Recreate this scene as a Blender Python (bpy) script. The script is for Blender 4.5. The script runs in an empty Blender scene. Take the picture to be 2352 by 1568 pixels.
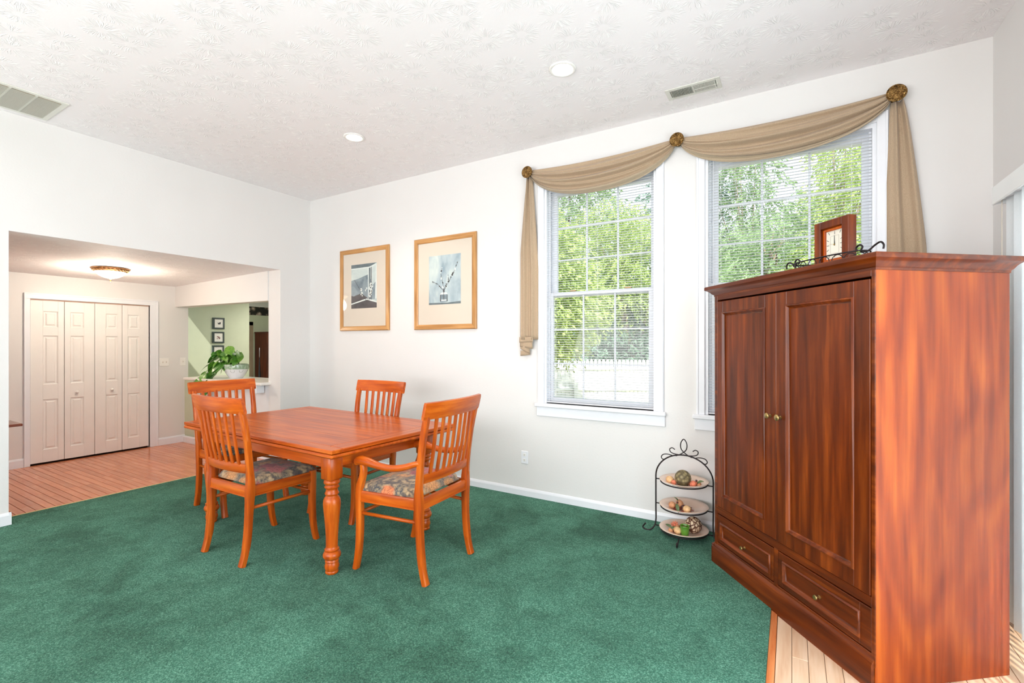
import bpy, bmesh, math, random
from mathutils import Vector, Matrix
random.seed(7)
S = bpy.context.scene
COL = S.collection
PI = math.pi
R = math.radians

# ------------------------------------------------------------------ camera
cam_d = bpy.data.cameras.new('camera'); cam = bpy.data.objects.new('camera', cam_d); COL.objects.link(cam)
cam_d.sensor_width = 36.0; cam_d.lens = 1080.0 / 2352.0 * 36.0
cam_d.shift_y = 4.0 / 2352.0
cam_d.clip_start = 0.05; cam_d.clip_end = 200
cam.location = (5.53, -4.02, 1.5); cam.rotation_euler = (PI/2, 0, R(30.75))
S.camera = cam

# ------------------------------------------------------------------ world, sun, daylight, exposure
W = bpy.data.worlds.new('world'); S.world = W; W.use_nodes = True
wn = W.node_tree.nodes; wl = W.node_tree.links
bg = wn['Background']
tc = wn.new('ShaderNodeTexCoord'); sp = wn.new('ShaderNodeSeparateXYZ'); rp = wn.new('ShaderNodeValToRGB')
wl.new(tc.outputs['Generated'], sp.inputs[0]); wl.new(sp.outputs['Z'], rp.inputs[0]); wl.new(rp.outputs[0], bg.inputs[0])
rp.color_ramp.elements[0].position = 0.0; rp.color_ramp.elements[0].color = (0.93, 0.96, 1.0, 1)
rp.color_ramp.elements[1].position = 0.9; rp.color_ramp.elements[1].color = (0.62, 0.78, 1.0, 1)
bg.inputs[1].default_value = 1.75
S.view_settings.view_transform = 'Standard'; S.view_settings.look = 'None'
S.view_settings.gamma = 1.0; S.view_settings.use_curve_mapping = False
S.view_settings.exposure = 0.06
S.cycles.use_denoising = True
S.cycles.max_bounces = 10; S.cycles.diffuse_bounces = 6; S.cycles.transparent_max_bounces = 24
S.cycles.sample_clamp_indirect = 8.0
S.cycles.caustics_reflective = False; S.cycles.caustics_refractive = False

def light(name, kind, loc, energy, color=(1,1,1), rot=(0,0,0), size=1.0, size_y=None, spot=None):
    d = bpy.data.lights.new(name, kind); d.energy = energy; d.color = color
    if kind == 'AREA':
        d.size = size
        if size_y: d.shape = 'RECTANGLE'; d.size_y = size_y
    elif kind == 'SUN': d.angle = size
    else: d.shadow_soft_size = size
    if spot: d.spot_size = spot; d.spot_blend = 0.6
    o = bpy.data.objects.new(name, d); COL.objects.link(o); o.location = loc; o.rotation_euler = rot
    return o
light('sun', 'SUN', (0, -5, 20), 7.5, (1.0, 0.95, 0.86), (R(38), 0, R(20)), R(1.0))
# unseen fill lamp added behind the camera, then daylight by the glass door
light('front_fill_lamp', 'AREA', (3.4, -6.42, 1.75), 225, (1.0, 0.975, 0.975), (R(124), 0, 0), 4.6, 2.1)
light('glass_door_daylight', 'AREA', (6.40, -2.7, 1.2), 66, (0.76, 0.90, 1.0), (0, R(90), 0), 2.0, 1.9)
light('vane_fill_lamp', 'AREA', (7.3, -1.7, 1.3), 100, (0.92, 0.97, 1.0), (0, R(90), 0), 2.4, 2.8)  # extra lamp added outside so the blind vanes look brighter

# ------------------------------------------------------------------ helpers
def link(name, data=None, parent=None):
    o = bpy.data.objects.new(name, data); COL.objects.link(o)
    if parent: o.parent = parent
    return o
def tag(o, label=None, cat=None, group=None, kind=None):
    if label: o['label'] = label
    if cat: o['category'] = cat
    if group: o['group'] = group
    if kind: o['kind'] = kind
    return o
def thing(name, label, cat, loc=(0,0,0), rz=0.0, group=None, kind=None):
    o = link(name); o.location = loc; o.rotation_euler = (0, 0, rz); o.empty_display_size = 0.05
    return tag(o, label, cat, group, kind)

class MB:
    def __init__(s): s.v = []; s.f = []; s.m = []
    def add(s, vs, fs, mi=0):
        n = len(s.v); s.v += [tuple(p) for p in vs]; s.f += [tuple(i+n for i in f) for f in fs]; s.m += [mi]*len(fs); return s
    def box(s, x0, x1, y0, y1, z0, z1, b=0.0, mi=0, M=None):
        if x1 < x0: x0, x1 = x1, x0
        if y1 < y0: y0, y1 = y1, y0
        if z1 < z0: z0, z1 = z1, z0
        b = min(b, 0.49*(x1-x0), 0.49*(y1-y0), 0.49*(z1-z0))
        if b <= 0:
            vs = [(x,y,z) for x in (x0,x1) for y in (y0,y1) for z in (z0,z1)]
            fs = [(0,1,3,2),(4,6,7,5),(0,4,5,1),(2,3,7,6),(0,2,6,4),(1,5,7,3)]
        else:
            vs = []; idx = {}
            cx, cy, cz = (x0+x1)/2, (y0+y1)/2, (z0+z1)/2
            hx, hy, hz = (x1-x0)/2, (y1-y0)/2, (z1-z0)/2
            for sx in (-1,1):
                for sy in (-1,1):
                    for sz in (-1,1):
                        for a in range(3):
                            q = [hx-b, hy-b, hz-b]; q[a] += b
                            idx[(sx,sy,sz,a)] = len(vs); vs.append((cx+sx*q[0], cy+sy*q[1], cz+sz*q[2]))
            fs = []
            for a in range(3):
                u, w = (a+1)%3, (a+2)%3
                for sg in (-1,1):
                    loop = []
                    for su, sw in ((-1,-1),(1,-1),(1,1),(-1,1)):
                        k = [0,0,0]; k[a]=sg; k[u]=su; k[w]=sw; loop.append(idx[(k[0],k[1],k[2],a)])
                    fs.append(tuple(loop if sg > 0 else loop[::-1]))
            for a in range(3):          # edges along axis a
                u, w = (a+1)%3, (a+2)%3
                for su in (-1,1):
                    for sw in (-1,1):
                        k0=[0,0,0]; k0[a]=-1; k0[u]=su; k0[w]=sw
                        k1=list(k0); k1[a]=1
                        q = (idx[tuple(k0)+(u,)], idx[tuple(k1)+(u,)], idx[tuple(k1)+(w,)], idx[tuple(k0)+(w,)])
                        fs.append(q if su*sw < 0 else q[::-1])
            for sx in (-1,1):
                for sy in (-1,1):
                    for sz in (-1,1):
                        q = tuple(idx[(sx,sy,sz,a)] for a in range(3))
                        fs.append(q if sx*sy*sz > 0 else q[::-1])
        if M is not None: vs = [M @ Vector(p) for p in vs]
        return s.add(vs, fs, mi)
    def sweep(s, path, A, B, ha, hb, prof=None, closed=False, mi=0, cap=True):
        """section axes A,B (vectors or lists), half sizes ha,hb (numbers or lists)"""
        if prof is None:
            k = 0.72; prof = [(1,-k),(1,k),(k,1),(-k,1),(-1,k),(-1,-k),(-k,-1),(k,-1)]
        n, m = len(path), len(prof)
        def g(x, i): return x[i] if isinstance(x, (list,)) else x
        vs = []
        for i, p in enumerate(path):
            a = Vector(g(A,i)).normalized()*g(ha,i); b = Vector(g(B,i)).normalized()*g(hb,i)
            for (u, w) in prof: vs.append(Vector(p)+a*u+b*w)
        fs = []
        for i in range(n if closed else n-1):
            j = (i+1) % n
            for k in range(m):
                l = (k+1) % m; fs.append((i*m+k, i*m+l, j*m+l, j*m+k))
        if cap and not closed: fs.append(tuple(range(m))[::-1]); fs.append(tuple(range((n-1)*m, n*m)))
        return s.add(vs, fs, mi)
    def tube(s, path, r, n=8, closed=False, mi=0):
        P = [Vector(p) for p in path]; N = len(P); A=[]; B=[]
        def tang(i):
            if closed: return (P[(i+1)%N]-P[i-1]).normalized()
            return (P[min(i+1,N-1)]-P[max(i-1,0)]).normalized()
        t0 = tang(0); ref = Vector((0,0,1)) if abs(t0.z) < 0.9 else Vector((1,0,0))
        a = ref.cross(t0).normalized()
        for i in range(N):
            t = tang(i); a = (a - t*a.dot(t)).normalized(); A.append(a.copy()); B.append(t.cross(a))
        prof = [(math.cos(2*PI*k/n), math.sin(2*PI*k/n)) for k in range(n)]
        return s.sweep(P, A, B, r, r, prof, closed, mi)
    def lathe(s, prof, c=(0,0,0), n=24, mi=0, cap=True, sx=1, sy=1, M=None):
        vs = []; fs = []; m = len(prof)
        for i in range(n):
            t = 2*PI*i/n
            for (r, z) in prof:
                p = Vector((c[0]+r*sx*math.cos(t), c[1]+r*sy*math.sin(t), c[2]+z)); vs.append(M @ p if M is not None else p)
        for i in range(n):
            j = (i+1) % n
            for k in range(m-1): fs.append((i*m+k, j*m+k, j*m+k+1, i*m+k+1))
        if cap:
            fs.append(tuple(i*m for i in range(n))[::-1]); fs.append(tuple(i*m+m-1 for i in range(n)))
        return s.add(vs, fs, mi)
    def prism(s, poly, axis, a, b, mi=0):
        """2-D polygon extruded along axis 'x','y','z' from a to b"""
        def P(p, t):
            return {'x': (t, p[0], p[1]), 'y': (p[0], t, p[1]), 'z': (p[0], p[1], t)}[axis]
        n = len(poly); vs = [P(p, a) for p in poly] + [P(p, b) for p in poly]
        fs = [tuple(range(n))[::-1], tuple(range(n, 2*n))] + [(i, (i+1)%n, n+(i+1)%n, n+i) for i in range(n)]
        return s.add(vs, fs, mi)
    def grid(s, fn, nu, nv, mi=0):
        vs = [fn(i/nu, j/nv) for i in range(nu+1) for j in range(nv+1)]
        fs = [(i*(nv+1)+j, (i+1)*(nv+1)+j, (i+1)*(nv+1)+j+1, i*(nv+1)+j+1) for i in range(nu) for j in range(nv)]
        return s.add(vs, fs, mi)
    def mesh(s, name, mats, smooth=False, auto=None):
        me = bpy.data.meshes.new(name); me.from_pydata([tuple(p) for p in s.v], [], s.f)
        for m in (mats if isinstance(mats, (list, tuple)) else [mats]): me.materials.append(m)
        me.polygons.foreach_set('material_index', s.m)
        bm = bmesh.new(); bm.from_mesh(me); bmesh.ops.recalc_face_normals(bm, faces=bm.faces); bm.to_mesh(me); bm.free()
        if smooth or auto:
            me.polygons.foreach_set('use_smooth', [True]*len(me.polygons))
            if auto: me.set_sharp_from_angle(angle=R(auto))
        me.update(); return me
    def build(s, name, mats, parent=None, smooth=False, auto=None, **kw):
        o = link(name, s.mesh(name, mats, smooth, auto), parent)
        return tag(o, **kw) if kw else o

def copy_tree(o, parent=None):
    c = o.copy(); COL.objects.link(c); c.parent = parent
    for ch in list(o.children): copy_tree(ch, c)
    return c
def bez(pts, n):
    """Catmull-Rom through points, n samples per span"""
    P = [Vector(p) for p in pts]; out = []
    for i in range(len(P)-1):
        p0 = P[max(i-1,0)]; p1 = P[i]; p2 = P[i+1]; p3 = P[min(i+2, len(P)-1)]
        for k in range(n):
            t = k/n
            out.append(0.5*((2*p1)+(-p0+p2)*t+(2*p0-5*p1+4*p2-p3)*t*t+(-p0+3*p1-3*p2+p3)*t*t*t))
    out.append(P[-1]); return out

# ------------------------------------------------------------------ materials
def lin(c):
    return tuple(((x/255)/12.92 if x/255 <= 0.04045 else ((x/255+0.055)/1.055)**2.4) for x in c)+(1,)
class Mat:
    def __init__(s, name):
        s.m = bpy.data.materials.new(name); s.m.use_nodes = True
        s.n = s.m.node_tree.nodes; s.l = s.m.node_tree.links; s.b = s.n['Principled BSDF']; s.out = s.n['Material Output']
    def node(s, t, **kw):
        n = s.n.new(t)
        for k, v in kw.items(): setattr(n, k, v)
        return n
    def set(s, **kw):
        for k, v in kw.items(): s.b.inputs[k.replace('_', ' ')].default_value = v
        return s
    def coord(s, scale=(1,1,1), which='Object', rot=(0,0,0), loc=(0,0,0)):
        t = s.node('ShaderNodeTexCoord'); mp = s.node('ShaderNodeMapping')
        mp.inputs['Scale'].default_value = scale; mp.inputs['Rotation'].default_value = rot; mp.inputs['Location'].default_value = loc
        s.l.new(t.outputs[which], mp.inputs[0]); return mp.outputs[0]
    def noise(s, vec, scale=5, detail=4, rough=0.5, dist=0):
        n = s.node('ShaderNodeTexNoise'); n.inputs['Scale'].default_value = scale; n.inputs['Detail'].default_value = detail
        n.inputs['Roughness'].default_value = rough; n.inputs['Distortion'].default_value = dist
        s.l.new(vec, n.inputs['Vector']); return n.outputs['Fac']
    def ramp(s, fac, stops, interp='LINEAR'):
        r = s.node('ShaderNodeValToRGB'); e = r.color_ramp.elements; r.color_ramp.interpolation = interp
        while len(e) < len(stops): e.new(0.5)
        for i, (p, c) in enumerate(stops): e[i].position = p; e[i].color = c if len(c) == 4 else tuple(c)+(1,)
        s.l.new(fac, r.inputs[0]); return r.outputs[0]
    def mix(s, f, a, b, mode='MIX'):
        m = s.node('ShaderNodeMix', data_type='RGBA', blend_type=mode)
        for sock, v in ((m.inputs[0], f), (m.inputs[6], a), (m.inputs[7], b)):
            if hasattr(v, 'links'): s.l.new(v, sock)
            else: sock.default_value = v
        return m.outputs[2]
    def math(s, op, a, b=None, c=None, clamp=False):
        m = s.node('ShaderNodeMath', operation=op); m.use_clamp = clamp
        for i, v in enumerate((a, b, c)):
            if v is None: continue
            if hasattr(v, 'links'): s.l.new(v, m.inputs[i])
            else: m.inputs[i].default_value = v
        return m.outputs[0]
    def color(s, c): s.l.new(c, s.b.inputs['Base Color']); return s
    def bump(s, h, dist=0.01, strength=1.0):
        b = s.node('ShaderNodeBump'); b.inputs['Distance'].default_value = dist; b.inputs['Strength'].default_value = strength
        s.l.new(h, b.inputs['Height']); s.l.new(b.outputs[0], s.b.inputs['Normal']); return s
def plain(name, c, rough=0.5, metal=0.0, coat=0.0, noise_amt=0.06, nscale=8.0, emit=None, estr=0.0, bump=0.0):
    m = Mat(name); m.set(Roughness=rough, Metallic=metal, Coat_Weight=coat)
    c = lin(c) if max(c) > 1 else tuple(c)+(1,)
    f = m.noise(m.coord(), nscale, 3)
    lo = tuple(x*(1-noise_amt) for x in c[:3])+(1,); hi = tuple(min(1, x*(1+noise_amt)) for x in c[:3])+(1,)
    m.color(m.ramp(f, [(0.3, lo), (0.7, hi)]))
    if bump: m.bump(m.noise(m.coord(), 60, 3), bump)
    if emit: m.set(Emission_Color=tuple(emit)+(1,), Emission_Strength=estr)
    return m.m
def wood(name, cols, axis='z', rough=0.32, coat=0.25, scale=1.0, contrast=1.0, rand=0.0, var=0.25, ringamp=0.03):
    """grain runs along axis (object space)"""
    m = Mat(name); m.set(Roughness=rough, Coat_Weight=coat, Coat_Roughness=0.15, Specular_IOR_Level=0.34)
    k = {'x': (0.9, 14, 14), 'y': (14, 0.9, 14), 'z': (14, 14, 0.9)}[axis]
    info = m.node('ShaderNodeObjectInfo')
    tcn = m.node('ShaderNodeTexCoord'); off = m.node('ShaderNodeVectorMath', operation='ADD')
    sc = m.node('ShaderNodeVectorMath', operation='SCALE'); cmb = m.node('ShaderNodeCombineXYZ')
    for i in range(3): m.l.new(info.outputs['Random'], cmb.inputs[i])
    m.l.new(cmb.outputs[0], sc.inputs[0]); sc.inputs['Scale'].default_value = 13.7
    m.l.new(tcn.outputs['Object'], off.inputs[0]); m.l.new(sc.outputs[0], off.inputs[1])
    mp = m.node('ShaderNodeMapping'); mp.inputs['Scale'].default_value = tuple(x*scale for x in k); m.l.new(off.outputs[0], mp.inputs[0])
    mp2 = m.node('ShaderNodeMapping'); mp2.inputs['Scale'].default_value = tuple((1.6 if x > 1 else 0.5)*scale for x in k); m.l.new(off.outputs[0], mp2.inputs[0])
    g1 = m.noise(mp.outputs[0], 2.2, 7, 0.55, 0.25)
    big = m.noise(mp2.outputs[0], 2.0, 2, 0.45, 0.4)
    ring = m.math('SINE', m.math('MULTIPLY', big, 34.0*contrast)); ring = m.math('MULTIPLY', ring, ringamp)
    f = m.math('ADD', g1, ring)
    c = m.ramp(f, [(0.30, lin(cols[0])), (0.52, lin(cols[1])), (0.74, lin(cols[2]))])
    shade = m.ramp(big, [(0.3, (1-var, 1-var, 1-var)), (0.7, (1.0, 1.0, 1.0))])
    c = m.mix(1.0, c, shade, 'MULTIPLY')
    if rand:
        rr = m.ramp(info.outputs['Random'], [(0.0, (1-rand, 1-rand, 1-rand)), (1.0, (1, 1, 1))])
        c = m.mix(1.0, c, rr, 'MULTIPLY')
    m.color(c); m.bump(g1, 0.0006, 0.6)
    return m.m

WALL = plain('wall_paint', (0.745, 0.735, 0.722), 0.55, noise_amt=0.012, nscale=1.5, bump=0.0006)
GREENW = plain('green_wall_paint', (196, 204, 180), 0.6, noise_amt=0.02)
TRIM = plain('white_trim_paint', (0.80, 0.82, 0.86), 0.35, noise_amt=0.01)
DOORW = plain('white_door_paint', (0.82, 0.80, 0.77), 0.42, noise_amt=0.012, bump=0.0004)
def ceiling_mat():
    m = Mat('stomped_ceiling_plaster'); m.set(Roughness=0.75)
    co = m.coord()
    v = m.node('ShaderNodeTexVoronoi', voronoi_dimensions='2D', feature='F1'); v.inputs['Scale'].default_value = 4.4; v.inputs['Randomness'].default_value = 0.62
    m.l.new(co, v.inputs['Vector'])
    d = m.node('ShaderNodeVectorMath', operation='SUBTRACT'); m.l.new(co, d.inputs[0]); m.l.new(v.outputs['Position'], d.inputs[1])
    s3 = m.node('ShaderNodeSeparateXYZ'); m.l.new(d.outputs[0], s3.inputs[0])
    sc = m.node('ShaderNodeSeparateXYZ'); m.l.new(v.outputs['Color'], sc.inputs[0])
    wob = m.noise(co, 22, 2)
    ang = m.math('ARCTAN2', s3.outputs['Y'], s3.outputs['X'])
    ang = m.math('ADD', ang, m.math('MULTIPLY', m.math('SUBTRACT', wob, 0.5), 0.35))
    rad = v.outputs['Distance']; rad = m.math('DIVIDE', rad, 4.4) if False else rad
    cmb = m.node('ShaderNodeCombineXYZ')
    m.l.new(m.math('MULTIPLY', ang, 7.5), cmb.inputs[0]); m.l.new(m.math('MULTIPLY', rad, 1.6), cmb.inputs[1]); m.l.new(m.math('MULTIPLY', sc.outputs['X'], 40.0), cmb.inputs[2])
    st = m.noise(cmb.outputs[0], 1.0, 1, 0.4)
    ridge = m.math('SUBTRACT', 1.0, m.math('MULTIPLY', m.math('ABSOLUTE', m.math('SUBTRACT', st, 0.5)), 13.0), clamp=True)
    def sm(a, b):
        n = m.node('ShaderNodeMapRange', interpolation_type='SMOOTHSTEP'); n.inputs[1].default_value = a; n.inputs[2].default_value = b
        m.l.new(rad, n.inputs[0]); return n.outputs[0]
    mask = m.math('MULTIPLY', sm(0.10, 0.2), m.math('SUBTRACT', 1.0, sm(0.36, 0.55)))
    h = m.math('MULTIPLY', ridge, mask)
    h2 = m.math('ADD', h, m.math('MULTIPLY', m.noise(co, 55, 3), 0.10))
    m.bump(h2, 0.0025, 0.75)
    m.color(m.mix(h, m.ramp(m.noise(co, 0.8, 2), [(0.3, (0.875, 0.845, 0.86)), (0.7, (0.895, 0.865, 0.88))]), (0.97, 0.965, 0.965, 1)))  # lighter stroke colour paints in the light catching on the ridges
    return m.m
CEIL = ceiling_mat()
def carpet_mat():
    m = Mat('green_carpet_pile'); m.set(Roughness=1.0, Sheen_Weight=0.08, Sheen_Roughness=0.6, Specular_IOR_Level=0.05)
    co = m.coord()
    fine = m.noise(co, 150, 3, 0.75); patch = m.noise(co, 1.1, 5, 0.60, 0.6); mid = m.noise(co, 6, 5, 0.65, 0.5)
    base = m.ramp(fine, [(0.30, lin((34, 84, 66))), (0.5, lin((70, 129, 106))), (0.70, lin((136, 190, 164)))])
    tone = m.ramp(m.math('ADD', m.math('MULTIPLY', patch, 0.65), m.math('MULTIPLY', mid, 0.35)), [(0.40, (0.42, 0.50, 0.46)), (0.5, (0.74, 0.78, 0.76)), (0.60, (1, 1, 1))])
    m.color(m.mix(1.0, base, tone, 'MULTIPLY'))
    m.bump(m.math('ADD', fine, m.math('MULTIPLY', m.noise(co, 60, 2), 0.6)), 0.012, 0.9)
    return m.m
CARPET = carpet_mat()
CHERRY = {a: wood('cherry_wood_'+a, ((160, 62, 8), (192, 86, 14), (216, 112, 30)), a, 0.30, 0.08, var=0.16) for a in 'xyz'}
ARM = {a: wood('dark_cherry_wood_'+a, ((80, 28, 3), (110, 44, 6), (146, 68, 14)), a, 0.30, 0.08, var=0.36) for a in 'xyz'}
ARMSIDE = wood('armoire_side_daylit', ((118, 40, 4), (148, 60, 8), (178, 86, 18)), 'z', 0.38, 0.06, 0.62, 1.6, var=0.36, ringamp=0.07)  # same wood as the front; daylight on this side painted as lighter orange
DARKREC = plain('dark_recess', (40, 16, 10), 0.6)
OAKH = wood('hall_oak_plank', ((206, 122, 82), (218, 136, 94), (228, 150, 108)), 'x', 0.2, 0.3, rand=0.16, var=0.08)
OAKR = wood('maple_plank', ((214, 172, 138), (228, 192, 160), (238, 206, 178)), 'y', 0.22, 0.4, rand=0.12, var=0.10)
OAKB = wood('oak_border', ((196, 104, 54), (222, 138, 84), (236, 160, 108)), 'y', 0.22, 0.4)
FRAMEW = wood('honey_frame_wood', ((176, 122, 66), (206, 152, 92), (222, 172, 112)), 'z', 0.4, 0.1)
FRAMEH = wood('honey_frame_wood_x', ((176, 122, 66), (206, 152, 92), (222, 172, 112)), 'x', 0.4, 0.1)
MAT_CREAM = plain('cream_mat_board', (232, 214, 200), 0.8, noise_amt=0.01)
BRASS = plain('aged_brass', (176, 148, 96), 0.32, 0.9)
IRON = plain('dark_wrought_iron', (38, 30, 32), 0.45, 0.5)
GOLD = None
def gold_mat():
    m = Mat('carved_antique_gold'); m.set(Roughness=0.38, Metallic=0.75)
    v = m.node('ShaderNodeTexVoronoi'); v.inputs['Scale'].default_value = 70; m.l.new(m.coord(), v.inputs['Vector'])
    f = m.noise(m.coord(), 60, 4, 0.6, 1.5)
    m.color(m.ramp(f, [(0.35, lin((70, 48, 20))), (0.5, lin((136, 100, 52))), (0.68, lin((204, 168, 106)))]))
    m.bump(m.math('ADD', v.outputs['Distance'], f), 0.006, 1.0); return m.m
GOLD = gold_mat()
def cloth_mat(name, c, c2, trans=0.15):
    m = Mat(name); m.set(Roughness=0.85, Sheen_Weight=0.25)
    f = m.noise(m.coord((260, 260, 260)), 1, 2)
    m.color(m.ramp(f, [(0.3, lin(c)), (0.7, lin(c2))])); m.bump(f, 0.0004, 0.6)
    # thin woven cloth lets some daylight through
    tr = m.node('ShaderNodeBsdfTranslucent'); tr.inputs[0].default_value = lin(c2)
    mx = m.node('ShaderNodeMixShader'); mx.inputs[0].default_value = trans
    m.l.new(m.b.outputs[0], mx.inputs[1]); m.l.new(tr.outputs[0], mx.inputs[2]); m.l.new(mx.outputs[0], m.out.inputs[0])
    return m.m
SCARF = cloth_mat('tan_scarf_cloth', (174, 151, 124), (200, 176, 148))
HEMC = cloth_mat('scarf_hem_cloth', (176, 158, 132), (196, 178, 152))
VANE = cloth_mat('white_vinyl_vane', (236, 240, 242), (246, 249, 250), 0.5)
def slat_mat():
    m = Mat('white_blind_slat'); m.set(Roughness=0.4)
    m.color(m.ramp(m.noise(m.coord(), 6, 2), [(0.3, (0.82, 0.83, 0.86)), (0.7, (0.86, 0.87, 0.89))]))
    tr = m.node('ShaderNodeBsdfTranslucent'); tr.inputs[0].default_value = (0.9, 0.92, 0.95, 1)
    mx = m.node('ShaderNodeMixShader'); mx.inputs[0].default_value = 0.2
    m.l.new(m.b.outputs[0], mx.inputs[1]); m.l.new(tr.outputs[0], mx.inputs[2]); m.l.new(mx.outputs[0], m.out.inputs[0]); return m.m
SLAT = slat_mat()
def glass_mat():
    m = Mat('window_glass')
    t = m.node('ShaderNodeBsdfTransparent'); t.inputs[0].default_value = (0.97, 0.985, 0.98, 1)
    g = m.node('ShaderNodeBsdfGlossy'); g.inputs['Roughness'].default_value = 0.02
    lw = m.node('ShaderNodeLayerWeight'); lw.inputs[0].default_value = 0.5
    fr = m.math('MULTIPLY_ADD', m.math('POWER', lw.outputs['Facing'], 5.0), 0.8, 0.018)
    mx = m.node('ShaderNodeMixShader'); m.l.new(fr, mx.inputs[0]); m.l.new(t.outputs[0], mx.inputs[1]); m.l.new(g.outputs[0], mx.inputs[2])
    m.l.new(mx.outputs[0], m.out.inputs[0]); return m.m
GLASS = glass_mat()
def fabric_mat():
    m = Mat('floral_tapestry_fabric'); m.set(Roughness=0.9, Sheen_Weight=0.2)
    co = m.coord()
    wv = m.node('ShaderNodeVectorMath', operation='ADD'); nz = m.node('ShaderNodeTexNoise'); nz.inputs['Scale'].default_value = 22; nz.inputs['Detail'].default_value = 3
    m.l.new(co, nz.inputs['Vector']); sc = m.node('ShaderNodeVectorMath', operation='SCALE'); sc.inputs['Scale'].default_value = 0.085
    m.l.new(nz.outputs['Color'], sc.inputs[0]); m.l.new(co, wv.inputs[0]); m.l.new(sc.outputs[0], wv.inputs[1]); w = wv.outputs[0]
    v = m.node('ShaderNodeTexVoronoi'); v.inputs['Scale'].default_value = 6.0; m.l.new(w, v.inputs['Vector'])
    hs = m.node('ShaderNodeSeparateXYZ'); m.l.new(v.outputs['Color'], hs.inputs[0])
    rose = m.ramp(hs.outputs['X'], [(0.0, lin((176, 96, 96))), (0.3, lin((190, 112, 72))), (0.5, lin((150, 74, 84))), (0.7, lin((182, 134, 86))), (1.0, lin((140, 84, 96)))], 'CONSTANT')
    pet = m.noise(w, 42, 4, 0.7, 2.0)
    rose = m.mix(1.0, rose, m.ramp(pet, [(0.35, (0.4, 0.38, 0.4)), (0.6, (1.5, 1.4, 1.3))]), 'MULTIPLY')
    v2 = m.node('ShaderNodeTexVoronoi'); v2.inputs['Scale'].default_value = 26; m.l.new(w, v2.inputs['Vector'])
    leaf = m.ramp(v2.outputs['Distance'], [(0.0, lin((204, 176, 138))), (0.42, lin((160, 138, 106))), (0.62, lin((98, 86, 76))), (1.0, lin((56, 56, 64)))])
    leaf = m.mix(m.ramp(m.noise(co, 9, 3), [(0.45, (0, 0, 0)), (0.6, (1, 1, 1))]), leaf, m.ramp(m.noise(w, 60, 4), [(0.4, lin((62, 66, 72))), (0.6, lin((146, 130, 104)))]))
    msk = m.ramp(v.outputs['Distance'], [(0.34, (1, 1, 1)), (0.50, (0, 0, 0))])
    m.color(m.mix(msk, leaf, rose)); m.bump(pet, 0.002, 0.8); return m.m
FABRIC = fabric_mat()
LAMPGLOW = plain('frosted_lamp_glow', (255, 250, 240), 0.5, emit=(1.0, 0.93, 0.82), estr=9.0)
BOWLGLOW = plain('lit_frosted_bowl', (255, 240, 214), 0.5, emit=(1.0, 0.82, 0.56), estr=4.6)
BRONZE = plain('antique_bronze_scrolls', (150, 108, 66), 0.4, 0.7, noise_amt=0.45, nscale=40)

# ================================================================== LARGE STRUCTURE
HC = 3.396                                  # ceiling height of the dining room
Y0 = -6.5                                   # wall behind the camera
W1 = (3.50, 4.55, 0.93, 3.00); W2 = (4.935, 6.025, 0.93, 3.00)   # window openings
m = MB()
T = 0.16
for (x0, x1) in ((-0.25, W1[0]), (W1[1], W2[0]), (W2[1], 6.76)): m.box(x0, x1, 0, T, -0.05, HC+0.05)
for w in (W1, W2): m.box(w[0], w[1], 0, T, -0.05, w[2]); m.box(w[0], w[1], 0, T, w[3], HC+0.05)
m.build('wall_back', WALL, kind='structure', label='white back wall with the two tall windows')
m = MB()
m.box(-0.25, 0, Y0, -2.814, -0.05, HC+0.05); m.box(-0.25, 0, -2.814, -0.425, 2.428, HC+0.05); m.box(-0.25, 0, -0.425, 0, -0.05, HC+0.05)
m.build('wall_left', WALL, kind='structure', label='white left wall around the wide opening to the hall')
DY0, DY1, DZ = -2.85, -0.68, 2.22           # sliding glass door opening
m = MB()
m.box(6.60, 6.76, DY1, 0, -0.05, HC+0.05); m.box(6.60, 6.76, DY0, DY1, DZ, HC+0.05); m.box(6.60, 6.76, Y0, DY0, -0.05, HC+0.05)
m.build('wall_right', WALL, kind='structure', label='white right wall behind the armoire')
m = MB()
m.box(-0.25, 6.76, Y0-0.15, Y0, -0.05, 0.7); m.box(-0.25, 6.76, Y0-0.15, Y0, 2.8, HC+0.05)
m.box(-0.25, 1.1, Y0-0.15, Y0, 0.7, 2.8); m.box(5.7, 6.76, Y0-0.15, Y0, 0.7, 2.8)
m.build('wall_front', WALL, kind='structure')
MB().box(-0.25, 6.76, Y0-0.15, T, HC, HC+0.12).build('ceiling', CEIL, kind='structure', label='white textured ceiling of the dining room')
# hall shell
HX = -2.45
m = MB().box(HX-0.12, HX, -4.6, -2.13, -0.05, 2.5).box(HX-0.12, HX, -0.835, -0.35, -0.05, 2.5).box(HX-0.12, HX, -2.13, -0.835, 2.06, 2.5)
m.build('wall_hall_far', WALL, kind='structure', label='far wall of the hall around the closet')
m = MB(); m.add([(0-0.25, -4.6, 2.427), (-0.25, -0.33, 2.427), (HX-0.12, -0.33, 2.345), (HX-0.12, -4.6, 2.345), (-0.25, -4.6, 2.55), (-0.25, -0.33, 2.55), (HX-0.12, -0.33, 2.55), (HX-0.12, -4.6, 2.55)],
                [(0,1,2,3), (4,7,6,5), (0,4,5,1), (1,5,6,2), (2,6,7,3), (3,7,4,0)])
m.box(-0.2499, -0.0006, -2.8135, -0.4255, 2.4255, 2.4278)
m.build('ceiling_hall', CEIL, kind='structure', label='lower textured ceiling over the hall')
MB().prism([(HX, -0.525), (-0.25, -0.437), (-0.25, -0.33), (HX, -0.33)], 'z', 2.047, 2.46).build('wall_hall_header', WALL, kind='structure', label='header above the pass to the kitchen')
MB().box(HX-0.12, -0.25, -4.75, -4.6, -0.05, 2.5).build('wall_hall_side', WALL, kind='structure')
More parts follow.
